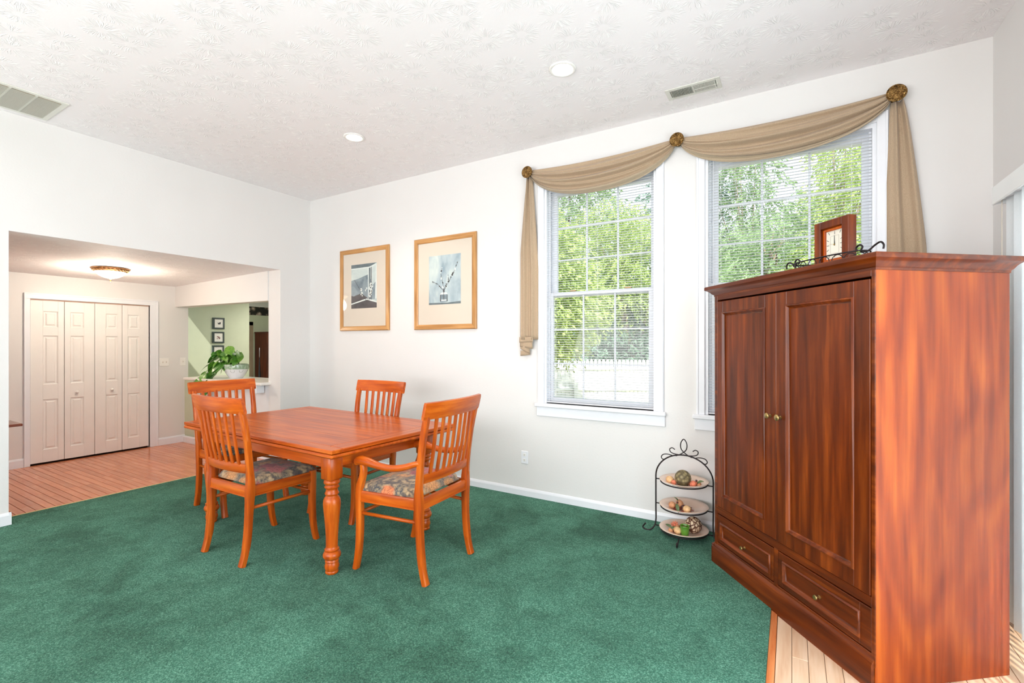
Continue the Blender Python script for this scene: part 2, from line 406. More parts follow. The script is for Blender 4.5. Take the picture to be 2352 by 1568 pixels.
# closet interior
m = MB().box(HX-0.75, HX-0.7, -2.25, -0.7, -0.05, 2.1).box(HX-0.7, HX-0.12, -2.25, -2.2, -0.05, 2.1).box(HX-0.7, HX-0.12, -0.75, -0.7, -0.05, 2.1).box(HX-0.7, HX-0.12, -2.25, -0.7, 2.1, 2.15)
m.build('wall_closet', DOORW, kind='structure')
# kitchen shell seen through the pass
KX = -3.2
MB().box(KX-0.1, KX, -0.7, 1.03, -0.05, 2.40).build('wall_kitchen_green', GREENW, kind='structure', label='pale green kitchen wall with three small pictures')
MB().box(-4.6, -4.5, 0.8, 3.6, -0.05, 2.5).build('wall_kitchen_far', GREENW, kind='structure', label='far green wall beyond the kitchen corner')
MB().box(-4.6, -0.25, 3.5, 3.6, -0.05, 2.5).box(-0.25, -0.1, 0.16, 3.6, -0.05, 2.5).build('wall_kitchen_side', GREENW, kind='structure')
MB().box(-4.6, -0.1, -0.33, 3.6, 2.40, 2.5).build('ceiling_kitchen', plain('kitchen_ceiling_paint', (214, 214, 212), 0.7), kind='structure')
# floor slab, planks
FL = MB().box(-4.8, 6.9, Y0-0.2, 3.7, -0.16, -0.018).build('floor', plain('subfloor', (96, 50, 28), 0.8), kind='structure', label='hardwood floor of the hall and of the strip by the armoire')
def plank_mesh(L, w, axis):
    g = 0.0036 if axis == 'x' else 0.0018
    return MB().box(g/2, L-g/2, g/2, w-g/2, -0.018, 0, 0.0016) if axis == 'x' else MB().box(g/2, w-g/2, g/2, L-g/2, -0.018, 0, 0.0016)
def planks(x0, x1, y0, y1, w, axis, mat, seed, lens=(0.62, 0.86, 1.10)):
    rnd = random.Random(seed); cache = {}
    a0, a1, b0, b1 = (x0, x1, y0, y1) if axis == 'x' else (y0, y1, x0, x1)
    b = b0
    while b < b1-0.01:
        ww = min(w, b1-b)
        a = a0; first = True
        while a < a1-0.01:
            L = rnd.choice(lens)
            if first: L = rnd.choice((0.25, 0.45, 0.7)); first = False
            L = min(L, a1-a)
            if a1-(a+L) < 0.15: L = a1-a
            key = (round(L, 3), round(ww, 4))
            if key not in cache: cache[key] = plank_mesh(L, ww, axis).mesh('plank', mat)
            o = link('plank', cache[key], FL)
            o.location = (a, b, 0) if axis == 'x' else (b, a, 0)
            a += L
        b += ww
planks(HX, -0.255, -3.1, -0.35, 0.0655, 'x', OAKH, 3)
planks(5.4635, 6.60, -2.1, 0.0, 0.0668, 'y', OAKR, 5)
m = MB()
y = -4.6
while y < -3.15: m.box(HX, -0.25, y+0.001, y+0.0645, -0.018, 0, 0.0016); y += 0.0655
m.build('hall_planks_out_of_view', OAKH, FL, kind='stuff')
m = MB(); x = 5.4635
while x < 6.59: m.box(x+0.001, min(x+0.0658, 6.6), Y0, -2.101, -0.018, 0, 0.0016); x += 0.0668
m.build('rear_planks_out_of_view', OAKR, FL, kind='stuff')
MB().box(5.430, 5.4625, Y0, 0, -0.018, 0.004, 0.002).build('oak_border_strip', OAKB, FL, label='orange oak strip along the carpet edge')
MB().box(-0.253, -0.232, -2.81, -0.43, -0.018, 0.012, 0.003).build('threshold_strip', plain('pale_edge_strip', (206, 180, 120), 0.35, 0.5), FL, label='pale metal strip between carpet and hall planks')
MB().box(-4.5, -0.25, -0.35, 3.5, -0.018, -0.002).build('kitchen_flooring', plain('kitchen_vinyl', (206, 196, 176), 0.35), FL)
m = MB().box(0.0, 5.430, Y0, 0.0, -0.018, 0.010).box(-0.232, 0.0, -2.814, -0.425, -0.018, 0.010)
m.build('carpet', CARPET, kind='structure', label='wall to wall green carpet under the dining table')
# baseboards
def bb_profile(h=0.085, t=0.014):
    return [(0, 0), (t, 0), (t, h-0.022), (t*0.75, h-0.012), (t*0.45, h-0.004), (t*0.3, h), (0, h)]
def baseboard_y(name, x0, x1, y, sgn, **kw):       # along x, on a wall at y, facing sgn
    MB().prism([(y+sgn*a, b) for a, b in bb_profile()], 'x', x0, x1).build(name, TRIM, kind='structure', **kw)
def baseboard_x(name, y0, y1, x, sgn, z=0.0, **kw):
    MB().prism([(x+sgn*a, z+b) for a, b in bb_profile()], 'y', y0, y1).build(name, TRIM, kind='structure', **kw)
baseboard_y('baseboard_back', 0.0, 6.6, 0.0, -1, label='white baseboard along the back wall')
m = MB()
pr = bb_profile(0.11)
m.prism([(a, b) for a, b in pr], 'y', Y0, -2.80)
m.prism([(-2.814+a, b) for a, b in pr], 'x', -0.25, 0.013)
m.prism([(a, b) for a, b in pr], 'y', -0.439, 0.0)
m.prism([(-0.425-a, b) for a, b in pr], 'x', -0.25, 0.013)
m.build('baseboard_left', TRIM, kind='structure', label='white baseboard wrapping the left wall ends')
baseboard_x('baseboard_right', DY1+0.07, 0.0, 6.6, -1)
m = MB().prism([(HX+a, b) for a, b in bb_profile(0.11)], 'y', -4.6, -2.155).prism([(HX+a, b) for a, b in bb_profile(0.11)], 'y', -0.755, -0.35)
m.build('baseboard_hall', TRIM, kind='structure', label='white baseboard of the hall beside the closet')
baseboard_x('baseboard_kitchen', -0.3, 1.03, KX, 1)

# ------------------------------------------------------------------ windows
def make_window(name, w, label):
    x0, x1, z0, z1 = w
    r = thing(name, label, None, (x0, 0, 0), kind='structure')
    W_ = x1-x0
    m = MB()
    c = 0.065
    def casing(xa, xb, za, zb, vertical):
        m.box(xa, xb, -0.018, 0.0, za, zb, 0.003)
        if vertical: m.box(xa+(0.004 if xa < 0 else c-0.018), xa+(0.018 if xa < 0 else c-0.004), -0.024, -0.015, za, zb, 0.002)
    casing(-c, 0, z0-0.0, z1+c, True); casing(W_, W_+c, z0, z1+c, True); m.box(0.0, W_, -0.018, 0, z1, z1+c, 0.003)
    m.build('casing', TRIM, r)
    MB().box(-c-0.025, W_+c+0.02, -0.045, 0.0, z0-0.035, z0, 0.006).box(0, W_, 0, 0.10, z0-0.02, z0).build('window_sill', TRIM, r)
    MB().box(-c-0.012, W_+c+0.012, -0.018, 0.0, z0-0.125, z0-0.033, 0.004).build('apron', TRIM, r)
    m = MB().box(0, 0.022, 0.0, 0.15, z0, z1).box(W_-0.022, W_, 0.0, 0.15, z0, z1).box(0.022, W_-0.022, 0.0, 0.15, z1-0.03, z1)
    m.box(0.022, 0.036, 0.045, 0.058, z0, z1).box(W_-0.036, W_-0.022, 0.045, 0.058, z0, z1)
    m.build('jamb', TRIM, r)
    zm = z0+1.035
    def sash(ya, za, zb, lab, zg0, zg1, xg0, xg1):
        s = MB().box(0.022, xg0, ya, ya+0.035, za, zb, 0.003).box(xg1, W_-0.022, ya, ya+0.035, za, zb, 0.003)
        s.box(xg0, xg1, ya, ya+0.035, za, zg0, 0.003).box(xg0, xg1, ya, ya+0.035, zg1, zb, 0.003)
        so = s.build('sash', TRIM, r, label=lab)
        b = MB(); gw = (xg1-xg0)/3; gh = (zg1-zg0)/3
        for i in (1, 2): b.box(xg0+gw*i-0.008, xg0+gw*i+0.008, ya+0.012, ya+0.026, zg0, zg1, 0.003)
        for j in (1, 2): b.box(xg0, xg1, ya+0.013, ya+0.025, zg0+gh*j-0.008, zg0+gh*j+0.008, 0.003)
        b.build('muntin_grid', TRIM, so)
        pm = MB().box(0.0005, gw-0.0005, 0, 0.003, 0.0005, gh-0.0005).mesh('pane', GLASS)
        for i in range(3):
            for j in range(3):
                p = link('pane', pm, so); p.location = (xg0+gw*i, ya+0.0175, zg0+gh*j)
        return so
    sash(0.062, z0, zm+0.02, 'lower sash', 0.985, 1.95, 0.062, W_-0.08)
    so = sash(0.102, zm-0.02, z1-0.03, 'upper sash', 1.985, 2.915, 0.085, W_-0.07)
    for fx in (0.25, 0.75): MB().box(W_*fx-0.03, W_*fx+0.03, 0.064, 0.088, zm+0.02, zm+0.036, 0.004).build('sash_lock', BRASS, r)
    return r
make_window('window_1', W1, 'left double hung window nearer the framed pictures')
make_window('window_2', W2, 'right double hung window partly behind the armoire')
# blinds
def make_blind(w, label):
    x0, x1, z0, z1 = w
    r = thing('window_blind', label, 'blind', (x0+0.006, 0.020, z0), group='mini blinds in the two windows')
    W_ = x1-x0-0.012
    MB().box(0.0, W_, -0.013, 0.013, z1-z0-0.028, z1-z0-0.001, 0.002).build('headrail', SLAT, r)
    MB().box(0.0, W_, -0.011, 0.011, 0.006, 0.018, 0.003).build('bottom_rail', SLAT, r)
    b = MB(); pr = [(-0.0122, -0.0012), (-0.006, 0.0012), (0, 0.0020), (0.006, 0.0012), (0.0122, -0.0012)]
    top = [(a, z+0.0003) for a, z in pr]; bot = [(a, z-0.0003) for a, z in pr][::-1]
    b.prism(top+bot, 'x', 0.002, W_-0.002)
    sm = b.mesh('slat', SLAT)
    n = 92; zt = z1-z0-0.040
    for i in range(n):
        o = link('slat', sm, r); o.location = (0, 0, 0.032+(zt-0.032)*i/(n-1)); o.rotation_euler = (R(4), 0, 0)
    for fx in (0.10, 0.5, 0.88):
        c = MB()
        for yy in (-0.0135, 0.0135): c.box(W_*fx-0.0006, W_*fx+0.0006, yy-0.0005, yy+0.0005, 0.012, z1-z0-0.02)
        c.build('ladder_cord', SLAT, r)
    MB().tube([(0.055, -0.018, z1-z0-0.03), (0.055, -0.02, z1-z0-0.2), (0.056, -0.02, 0.9)], 0.0022, 6).build('lift_cord', SLAT, r)
make_blind(W1, 'white mini blind hanging open in the left window beside the scarf tail')
make_blind(W2, 'white mini blind hanging open in the right window behind the clock')

# ------------------------------------------------------------------ sliding glass door with vertical blinds (right edge)
r = thing('door_1', 'sliding glass door behind the vertical blind', None, (6.66, DY0, 0), kind='structure')
Wd = DY1-DY0
m = MB().box(-0.03, 0.05, 0, 0.05, 0, DZ).box(-0.03, 0.05, Wd-0.05, Wd, 0, DZ).box(-0.03, 0.05, 0.05, Wd-0.05, DZ-0.05, DZ).box(-0.03, 0.05, 0.05, Wd-0.05, -0.01, 0.03).box(-0.02, 0.03, Wd/2-0.04, Wd/2+0.04, 0.03, DZ-0.05)
m.build('door_frame', TRIM, r)
for a, b in ((0.05, Wd/2-0.04), (Wd/2+0.04, Wd-0.05)): MB().box(0.0, 0.006, a, b, 0.03, DZ-0.05).build('pane', GLASS, r)
MB().box(6.585, 6.60, DY1, DY1+0.06, 0, DZ+0.06, 0.003).box(6.585, 6.60, DY0-0.06, DY1+0.06, DZ, DZ+0.06, 0.003).build('trim_1', TRIM, kind='structure', label='white casing of the sliding glass door')
r = thing('vertical_blind', 'white vertical vane blind with boxed valance at the right edge', 'blind', (6.5, -0.46, 0))
MB().box(-0.028, -0.015, -2.55, -0.0, 2.255, 2.352, 0.003).box(-0.015, 0.10, -0.013, 0.0, 2.255, 2.352, 0.003).box(-0.015, 0.10, -2.55, -0.013, 2.338, 2.352, 0.002).build('valance', plain('white_vinyl', (244, 247, 248), 0.35, noise_amt=0.01), r)
MB().box(-0.0, 0.035, -2.5, -0.05, 2.27, 2.30, 0.003).build('headrail', TRIM, r)
b = MB(); N = 6
def vane_fn(u, v):
    a = (u-0.5)*0.089; return (0.010*(1-(2*u-1)**2), a, 0.035+2.235*v)
b.grid(vane_fn, N, 1)
b2 = MB(); vs = b.v; nn = len(vs)
b2.v = vs+[(x+0.0008, y, z) for x, y, z in vs]; b2.f = b.f+[tuple(i+nn for i in f[::-1]) for f in b.f]
b2.m = [0]*len(b2.f)
vm = b2.mesh('vane', VANE, smooth=True)
for i in range(25):
    o = link('vane', vm, r); o.location = (0.017, -0.125-0.098*i, 0); o.rotation_euler = (0, 0, R(14))
MB().tube([(0.0, -0.045, 2.27), (-0.002, -0.05, 1.2), (0.0, -0.047, 0.9)], 0.002, 6).build('pull_cord', plain('cream_cord', (214, 206, 190), 0.7), r)

# ------------------------------------------------------------------ scarf valance, rosettes
ros = [(3.352, 3.137), (4.732, 3.143), (6.121, 3.141)]
cloth = thing('scarf_valance', 'tan cloth scarf swagged over both windows with two tails', 'curtain', (0, 0, 0))
def swag(xa, za, xb, zb, st, sb, seed):
    rnd = random.Random(seed); ph = [rnd.uniform(0, 6.28) for _ in range(6)]
    def fn(u, v):
        e = 4*u*(1-u); pinch = min(1.0, (min(u, 1-u)/0.10)); pinch = pinch**0.8
        x = xa+(xb-xa)*u
        top = za+(zb-za)*u+0.025 - st*e*0.8 - 0.0*pinch
        sag = sb*(e**0.72)
        bot = za+(zb-za)*u-0.028 - sag
        vv = v
        z = top+(bot-top)*vv
        x += (0.04*math.sin(PI*2*u))*v*-1.0
        fold = 0
        for k, (fr, am) in enumerate(((3.1, 0.015), (5.3, 0.010), (8.2, 0.005))):
            fold += am*math.sin(2*PI*(fr*v**1.05+0.55*(u-0.5)*(1-0.3*k))+ph[k]) 
        amp = (0.35+0.65*e)*min(1, v*6)*min(1.0, (1-v)*8+0.25)
        y = -0.040-0.055*math.sin(PI*min(1, v*0.9+0.1))*(0.4+0.6*e) + fold*1.35*amp
        if v > 0.86: y -= 0.008
        return (x, min(y, -0.027), z)
    return fn
for k, (xa, za, xb, zb, sb, sd) in enumerate(((3.37, 3.135, 4.712, 3.14, 0.262, 2), (4.752, 3.14, 6.10, 3.14, 0.242, 9))):
    f = swag(xa, za, xb, zb, 0.040, sb, sd)
    b = MB().grid(lambda u, v: f(u, v*0.86), 60, 60).grid(lambda u, v: f(u, 0.86+v*0.14), 60, 8, 1)
    o = b.build('swag', [SCARF, HEMC], cloth, smooth=True)
    md = o.modifiers.new('thickness', 'SOLIDIFY'); md.thickness = 0.002; md.offset = 1
def tail(x_top, z_top, wt, edges, zb, seed, nf):
    rnd = random.Random(seed); ph = rnd.uniform(0, 6)
    def fn(u, v):                                   # u across, v down
        z = z_top+(zb-z_top)*v
        l, rr = edges(v); x = l+(rr-l)*u
        a = 0.013+0.006*(1-v)
        y = -0.042 + a*math.sin(2*PI*nf*u+ph+0.8*v) + 0.006*math.sin(2*PI*(nf*2.3)*u+ph*2)
        return (x, min(y, -0.026), z)
    return fn
def ea(v):
    l = 3.325-0.075*min(1, v*2.2)**0.8 + 0.0*v; rr = 3.385+0.062*min(1, v*1.8)**0.9; return l, rr
o = MB().grid(tail(0, 3.10, 0, ea, 1.535, 4, 2.0), 40, 30).build('tail', SCARF, cloth, smooth=True); o.modifiers.new('t', 'SOLIDIFY').thickness = 0.002
def eb(v):
    l = 6.095-0.018*min(1, v*3); rr = 6.165+0.115*min(1, v*1.6)**0.8; return l, rr
o = MB().grid(tail(0, 3.10, 0, eb, 1.535, 8, 1.7), 40, 30).build('tail', SCARF, cloth, smooth=True); o.modifiers.new('t', 'SOLIDIFY').thickness = 0.002
for (xl, xr) in ((3.252, 3.43), (6.10, 6.27)):       # stepped folds at each tail end
    st = MB(); w = xr-xl
    for i, (z1_, z0a, z0b, fr) in enumerate(((1.56, 1.505, 1.515, 0.86), (1.52, 1.465, 1.445, 0.80), (1.47, 1.445, 1.400, 0.60), (1.43, 1.375, 1.388, 0.58))):
        y = -0.052+0.007*i
        st.grid(lambda u, v, i=i, z1_=z1_, z0a=z0a, z0b=z0b, fr=fr, y=y: (xl+w*fr*u, y+0.006*math.sin(5*u+i), z1_+((z0a*(1-u)+z0b*u)-z1_)*v), 10, 3)
    o = st.build('tail_cascade', SCARF, cloth, smooth=True); o.modifiers.new('t', 'SOLIDIFY').thickness = 0.002
wh = ('left end above the left window', 'between the two windows', 'right end above the right window')
for i, (x, z) in enumerate(ros):
    t = thing('rosette_holdback', 'round carved antique gold rosette holding the scarf, '+wh[i], 'rosette', (x, 0, z), group='gold rosettes of the scarf valance')
    Mx = Matrix.Rotation(R(90), 4, 'X')
    MB().lathe([(0.0001, 0), (0.012, 0), (0.012, 0.075), (0.0001, 0.075)], n=12, M=Mx, cap=False).lathe([(0.0001, 0.0), (0.03, 0.0), (0.03, 0.006), (0.0001, 0.006)], n=16, M=Mx, cap=False).build('stem', BRASS, t, auto=40)
    pr = [(0.0001, 0.074), (0.050, 0.074), (0.056, 0.080), (0.056, 0.084), (0.051, 0.088), (0.047, 0.0855), (0.040, 0.088), (0.028, 0.092), (0.0001, 0.094)]
    MB().lathe(pr, n=36, M=Mx, cap=False).build('medallion', GOLD, t, auto=50)
    pet = MB()
    for k in range(8):
        a = 2*PI*k/8; c0 = Vector((0.024*math.cos(a), -0.0905, 0.024*math.sin(a)))
        Mp = Matrix.Translation(c0) @ Matrix.Rotation(-a, 4, 'Y') @ Matrix.Diagonal((0.017, 0.0045, 0.0065, 1))
        pet.lathe([(math.sin(PI*j/6)+0.0001, -math.cos(PI*j/6)) for j in range(7)], n=8, M=Mp, cap=False)
        a2 = a+PI/8; c1 = Vector((0.043*math.cos(a2), -0.087, 0.043*math.sin(a2)))
        Mp = Matrix.Translation(c1) @ Matrix.Rotation(-a2, 4, 'Y') @ Matrix.Diagonal((0.006, 0.004, 0.009, 1))
        pet.lathe([(math.sin(PI*j/5)+0.0001, -math.cos(PI*j/5)) for j in range(6)], n=8, M=Mp, cap=False)
    pet.lathe([(0.0001, -0.006), (0.008, -0.003), (0.008, 0.001), (0.0001, 0.005)], n=10, M=Matrix.Translation((0, -0.094, 0)) @ Mx, cap=False)
    pet.build('carved_leaves', GOLD, t, smooth=True)
# thin thread left hanging on the wall between the windows
# ------------------------------------------------------------------ closet: trim and bifold doors
m = MB()
for (ya, yb) in ((-2.155, -2.10), (-0.855, -0.755)):
    m.box(HX, HX+0.018, ya, yb, 0, 2.045, 0.003)
m.box(HX, HX+0.018, -2.155, -0.755, 2.045, 2.115, 0.003)
m.box(HX+0.016, HX+0.024, -2.155, -0.755, 2.100, 2.115, 0.002).box(HX+0.016, HX+0.024, -2.155, -2.142, 0, 2.1, 0.002).box(HX+0.016, HX+0.024, -0.770, -0.755, 0, 2.1, 0.002)
m.build('trim_2', TRIM, kind='structure', label='white casing around the closet doors')
DT = bpy.data.objects
r = thing('door_2', 'white four leaf bifold closet doors in the hall', None, (HX, 0, 0), kind='structure')
edges = [-2.096, -1.780, -1.475, -1.176, -0.859]
for i in range(4):
    ya, yb = edges[i]+0.0025, edges[i+1]-0.0025
    w = yb-ya; xa = -0.045; xf = -0.012; ang = 0
    b = MB()
    pa, pb = ya+(0.115 if i in (0, 2) else 0.06), yb-(0.06 if i in (0, 2) else 0.115)
    pa, pb = {0: (-1.979, -1.840), 1: (-1.720, -1.586), 2: (-1.356, -1.224), 3: (-1.110, -0.974)}[i]
    zs = [(0.175, 0.80), (0.985, 1.595), (1.70, 1.90)]
    b.box(xa, xf, ya, pa, 0.02, 2.03, 0.002).box(xa, xf, pb, yb, 0.02, 2.03, 0.002)
    zz = [0.02]+[q for p in zs for q in p]+[2.03]
    for k in range(0, 8, 2): b.box(xa, xf, pa, pb, zz[k], zz[k+1])
    lf = b.build('door_leaf', DOORW, r)
    for (za, zb_) in zs:
        q = MB()
        def fr(d, x): return [(x, pa+d, za+d), (x, pb-d, za+d), (x, pb-d, zb_-d), (x, pa+d, zb_-d)]
        ds = [(0, xf), (0.010, xf-0.011), (0.022, xf-0.011), (0.036, xf-0.002)]
        vs = []; fs = []
        for (d, x) in ds: vs += fr(d, x)
        for k in range(3):
            for e in range(4): fs.append((k*4+e, k*4+(e+1) % 4, k*4+4+(e+1) % 4, k*4+4+e))
        fs.append((12, 13, 14, 15)); q.add(vs, fs); q.build('raised_panel', DOORW, lf)
    if i in (1, 2):
        kn = MB().lathe([(0.0001, 0.0), (0.010, 0.0), (0.008, 0.010), (0.010, 0.014), (0.017, 0.020), (0.018, 0.026), (0.012, 0.032), (0.0001, 0.034)], n=16, cap=False,
                        M=Matrix.Translation((xf, (-1.660 if i == 1 else -1.296), 0.868)) @ Matrix.Rotation(R(90), 4, 'Y'))
        kn.build('knob', DOORW, lf, smooth=True)
MB().box(-0.04, -0.015, -2.097, -0.858, 2.033, 2.043).build('track', plain('brass_track', (214, 170, 150), 0.5), r)

# ------------------------------------------------------------------ half wall and counter of the pass
MB().box(-2.12, -0.25, -0.42, -0.30, 0, 0.965).build('wall_half', plain('half_wall_white', (0.72, 0.73, 0.74), 0.5, noise_amt=0.01), kind='structure', label='white half wall below the kitchen counter')
MB().box(-2.45, -2.12, -0.40, -0.30, 0, 0.965).build('wall_half_green', GREENW, kind='structure', label='pale green strip of half wall at the hall corner')
MB().prism([(-0.42-a, b) for a, b in bb_profile(0.1)], 'x', -2.45, -0.25).build('baseboard_half', TRIM, kind='structure')
CT = plain('white_laminate', (232, 228, 222), 0.3, noise_amt=0.01)
t = thing('counter', 'white counter top on the half wall under the potted plant', 'counter', (0, 0, 0))
MB().box(-2.15, -0.20, -0.56, 0.02, 0.965, 1.0, 0.006).build('counter_top', CT, t)
MB().box(-0.36, -0.33, -0.54, -0.43, 0.86, 0.965, 0.004).box(-2.06, -0.36, -0.455, -0.44, 0.93, 0.965, 0.003).build('bracket', TRIM, t)

# ------------------------------------------------------------------ DINING TABLE
tb = thing('dining_table', 'cherry wood draw leaf dining table with turned legs', 'table', (2.119, -1.469, 0.010), R(-2.3))
HL, HW, ZT = 0.995, 0.588, 0.825
top = MB()
def tboard(x0, x1, y0, y1, grain, lab=None):
    o = MB().box(x0, x1, y0, y1, ZT-0.026, ZT, 0.0045 if y0 == -HW or y1 == HW or x0 == -HL or x1 == HL else 0.0012).build('top_board', CHERRY[grain], tb)
bw = 0.085
tboard(-HL, HL, -HW, -HW+bw, 'x'); tboard(-HL, HL, HW-bw, HW, 'x')
tboard(-HL, -HL+0.13, -HW+bw, HW-bw, 'y'); tboard(HL-0.13, HL, -HW+bw, HW-bw, 'y')
ny = 4; hh = (2*(HW-bw))/ny
for i in range(ny): tboard(-HL+0.13, HL-0.13, -HW+bw+hh*i, -HW+bw+hh*(i+1), 'x')
for sx in (-1, 1):
    a, b_ = (0.02, HL+0.002) if sx > 0 else (-HL-0.002, -0.02)
    MB().box(a, b_, -HW-0.003, HW+0.003, ZT-0.055, ZT-0.030, 0.009).build('draw_leaf', CHERRY['x'], tb)
LX0, LX1, LY0, LY1 = -0.735, 0.862, -0.488, 0.372      # leg centres
az0, az1 = 0.690, ZT-0.055
for yy in (LY0-0.038, LY1+0.038): MB().box(LX0+0.04, LX1-0.04, yy-0.011, yy+0.011, az0, az1, 0.003).build('apron', CHERRY['x'], tb)
for xx in (LX0-0.038, LX1+0.038): MB().box(xx-0.011, xx+0.011, LY0+0.04, LY1-0.04, az0, az1, 0.003).build('apron', CHERRY['y'], tb)
lp = [(0.0001, 0.0), (0.036, 0.0), (0.041, 0.006), (0.041, 0.015), (0.038, 0.020), (0.044, 0.035), (0.046, 0.050), (0.041, 0.068), (0.039, 0.074), (0.044, 0.080), (0.042, 0.088), (0.040, 0.092),
      (0.050, 0.100), (0.056, 0.112), (0.056, 0.124), (0.050, 0.138), (0.040, 0.146), (0.046, 0.152), (0.046, 0.158), (0.038, 0.164),
      (0.037, 0.180), (0.038, 0.24), (0.042, 0.30), (0.048, 0.37), (0.053, 0.42), (0.055, 0.45), (0.053, 0.475), (0.046, 0.492), (0.037, 0.502),
      (0.037, 0.508), (0.044, 0.514), (0.045, 0.520), (0.039, 0.530), (0.036, 0.545), (0.037, 0.550), (0.046, 0.556), (0.047, 0.562), (0.040, 0.568), (0.038, 0.574), (0.049, 0.582), (0.051, 0.592), (0.049, 0.602), (0.038, 0.610), (0.036, 0.614)]
lb = MB().lathe(lp, n=28, cap=False).box(-0.050, 0.050, -0.050, 0.050, 0.610, az1, 0.006)
legm = lb.mesh('leg', CHERRY['z'], auto=50)
for xx in (LX0, LX1):
    for yy in (LY0, LY1):
        o = link('leg', legm, tb); o.location = (xx, yy, 0)

# ------------------------------------------------------------------ DINING CHAIRS
def make_chair(label, loc, rz, front, rear, arms, nsl, crest_lab=None):
    t = thing('dining_chair', label, 'chair', (loc[0], loc[1], 0.010), rz, 'dining chairs round the cherry table')
    def postx(z): return rear+(0.268-rear)*min(1, max(0, (z-0.3)/0.7))
    pp = [(-0.268, 0.0), (-0.248, 0.07), (-0.232, 0.16), (-0.222, 0.28), (-0.218, 0.42), (-0.217, 0.55), (-0.226, 0.66), (-0.240, 0.78), (-0.262, 0.92), (-0.290, 1.045)]
    pp = [(p.x, p.y) for p in bez([(a, b, 0) for a, b in pp], 3)]
    def ydep(z):
        for i in range(len(pp)-1):
            if pp[i][1] <= z <= pp[i+1][1]:
                f = (z-pp[i][1])/(pp[i+1][1]-pp[i][1]+1e-9); return pp[i][0]+(pp[i+1][0]-pp[i][0])*f
        return pp[-1][0]-(z-pp[-1][1])*0.24
    for s_ in (-1, 1):
        path = [(s_*postx(z), y, z) for (y, z) in pp]
        B = []
        for i in range(len(path)):
            a = Vector(path[max(0, i-1)]); b = Vector(path[min(len(path)-1, i+1)]); tg = (b-a).normalized(); B.append(Vector((1, 0, 0)).cross(tg))
        hd = [0.019+0.010*math.exp(-((z-0.49)/0.09)**2)+(0.003 if 0.1 < z < 0.4 else 0) for (y, z) in pp]
        ha = [0.0215-0.004*max(0, (z-0.6)/0.45) for (y, z) in pp]
        MB().sweep(path, (1, 0, 0), B, ha, hd).build('leg', CHERRY['z'], t, auto=45)
    fp = [(0.285, 0.0), (0.272, 0.05), (0.258, 0.13), (0.250, 0.23), (0.248, 0.34), (0.250, 0.44), (0.250, 0.53)]
    if arms: fp = fp[:-1]+[(0.252, 0.50), (0.246, 0.555), (0.228, 0.60), (0.215, 0.65), (0.218, 0.70)]
    fp = [(p.x, p.y) for p in bez([(a, b, 0) for a, b in fp], 3)]
    for s_ in (-1, 1):
        path = [(s_*front, y, z) for (y, z) in fp]
        B = []
        for i in range(len(path)):
            a = Vector(path[max(0, i-1)]); b = Vector(path[min(len(path)-1, i+1)]); B.append(Vector((1, 0, 0)).cross((b-a).normalized()))
        hd = [0.018+0.006*min(1, z/0.35)-(0.008*max(0, (z-0.52)/0.18)) for (y, z) in fp]
        MB().sweep(path, (1, 0, 0), B, 0.021, hd).build('leg', CHERRY['z'], t, auto=45)
    # seat rails with a bead along the lower edge
    z0, z1 = 0.452, 0.522
    def rail(p, q, g):
        p = Vector(p); q = Vector(q); d = (q-p).normalized(); n = Vector((d.y, -d.x, 0))
        b = MB().sweep([p, q], n, (0, 0, 1), 0.012, (z1-z0)/2)
        lo = Vector((0, 0, -(z1-z0)/2+0.006)); b.sweep([p+lo+n*0.0, q+lo], n, (0, 0, 1), 0.0165, 0.006)
        b.build('seat_rail', CHERRY[g], t, auto=40)
    zc = (z0+z1)/2
    rail((-front+0.018, 0.252, zc), (front-0.018, 0.252, zc), 'x'); rail((-rear+0.015, -0.222, zc), (rear-0.015, -0.222, zc), 'x')
    for s_ in (-1, 1): rail((s_*(rear+0.001), -0.20, zc), (s_*(front+0.001), 0.235, zc), 'y')
    # cushion
    def cu(z_top):
        pass
    nU, nV = 22, 22
    def cfn(u, v):
        a, b = 2*u-1, 2*v-1
        y = -0.185+0.47*v; hw = (rear+(front-rear)*v)+0.004
        if v < 0.14: hw -= 0.026*(1-v/0.14)
        x = a*hw
        ed = max(abs(a), abs(b)); k = max(0, 1-ed**6)
        z = 0.528+0.046*(k**0.45)+0.010*(1-a*a)*(1-b*b)
        return (x*(1-0.012*(1-k)), y, z)
    b = MB().grid(cfn, nU, nV)
    def cfn2(u, v):
        x, y, z = cfn(u, v); return (x, y, 0.520)
    b.grid(cfn2, nU, nV)
    b.grid(lambda u, v: (cfn(u, 0)[0], cfn(u, 0)[1], 0.520+0.009*v), nU, 1).grid(lambda u, v: (cfn(u, 1)[0], cfn(u, 1)[1], 0.520+0.009*v), nU, 1)
    b.grid(lambda u, v: (cfn(0, u)[0], cfn(0, u)[1], 0.520+0.009*v), nV, 1).grid(lambda u, v: (cfn(1, u)[0], cfn(1, u)[1], 0.520+0.009*v), nV, 1)
    b.build('seat_cushion', FABRIC, t, smooth=True)
    # curved back rails
    def bow(x): return -0.034*(1-(x/0.29)**2)
    def brail(name, hx, zc, hh_, th, lean, dy=0.0):
        P = [(hx*(2*i/14-1), ydep(zc)+dy+bow(hx*(2*i/14-1)), zc) for i in range(15)]
        A = []
        up = Vector((0, -lean, 1)).normalized()
        for i in range(15):
            a = Vector(P[max(0, i-1)]); b_ = Vector(P[min(14, i+1)]); A.append((b_-a).normalized().cross(up))
        return MB().sweep(P, A, up, th, hh_).build(name, CHERRY['x'], t, auto=45)
    brail('crest_rail', 0.306, 1.077, 0.053, 0.0125, 0.24, -0.002)
    brail('back_rail', postx(0.645)-0.016, 0.645, 0.030, 0.011, 0.1, 0.006)
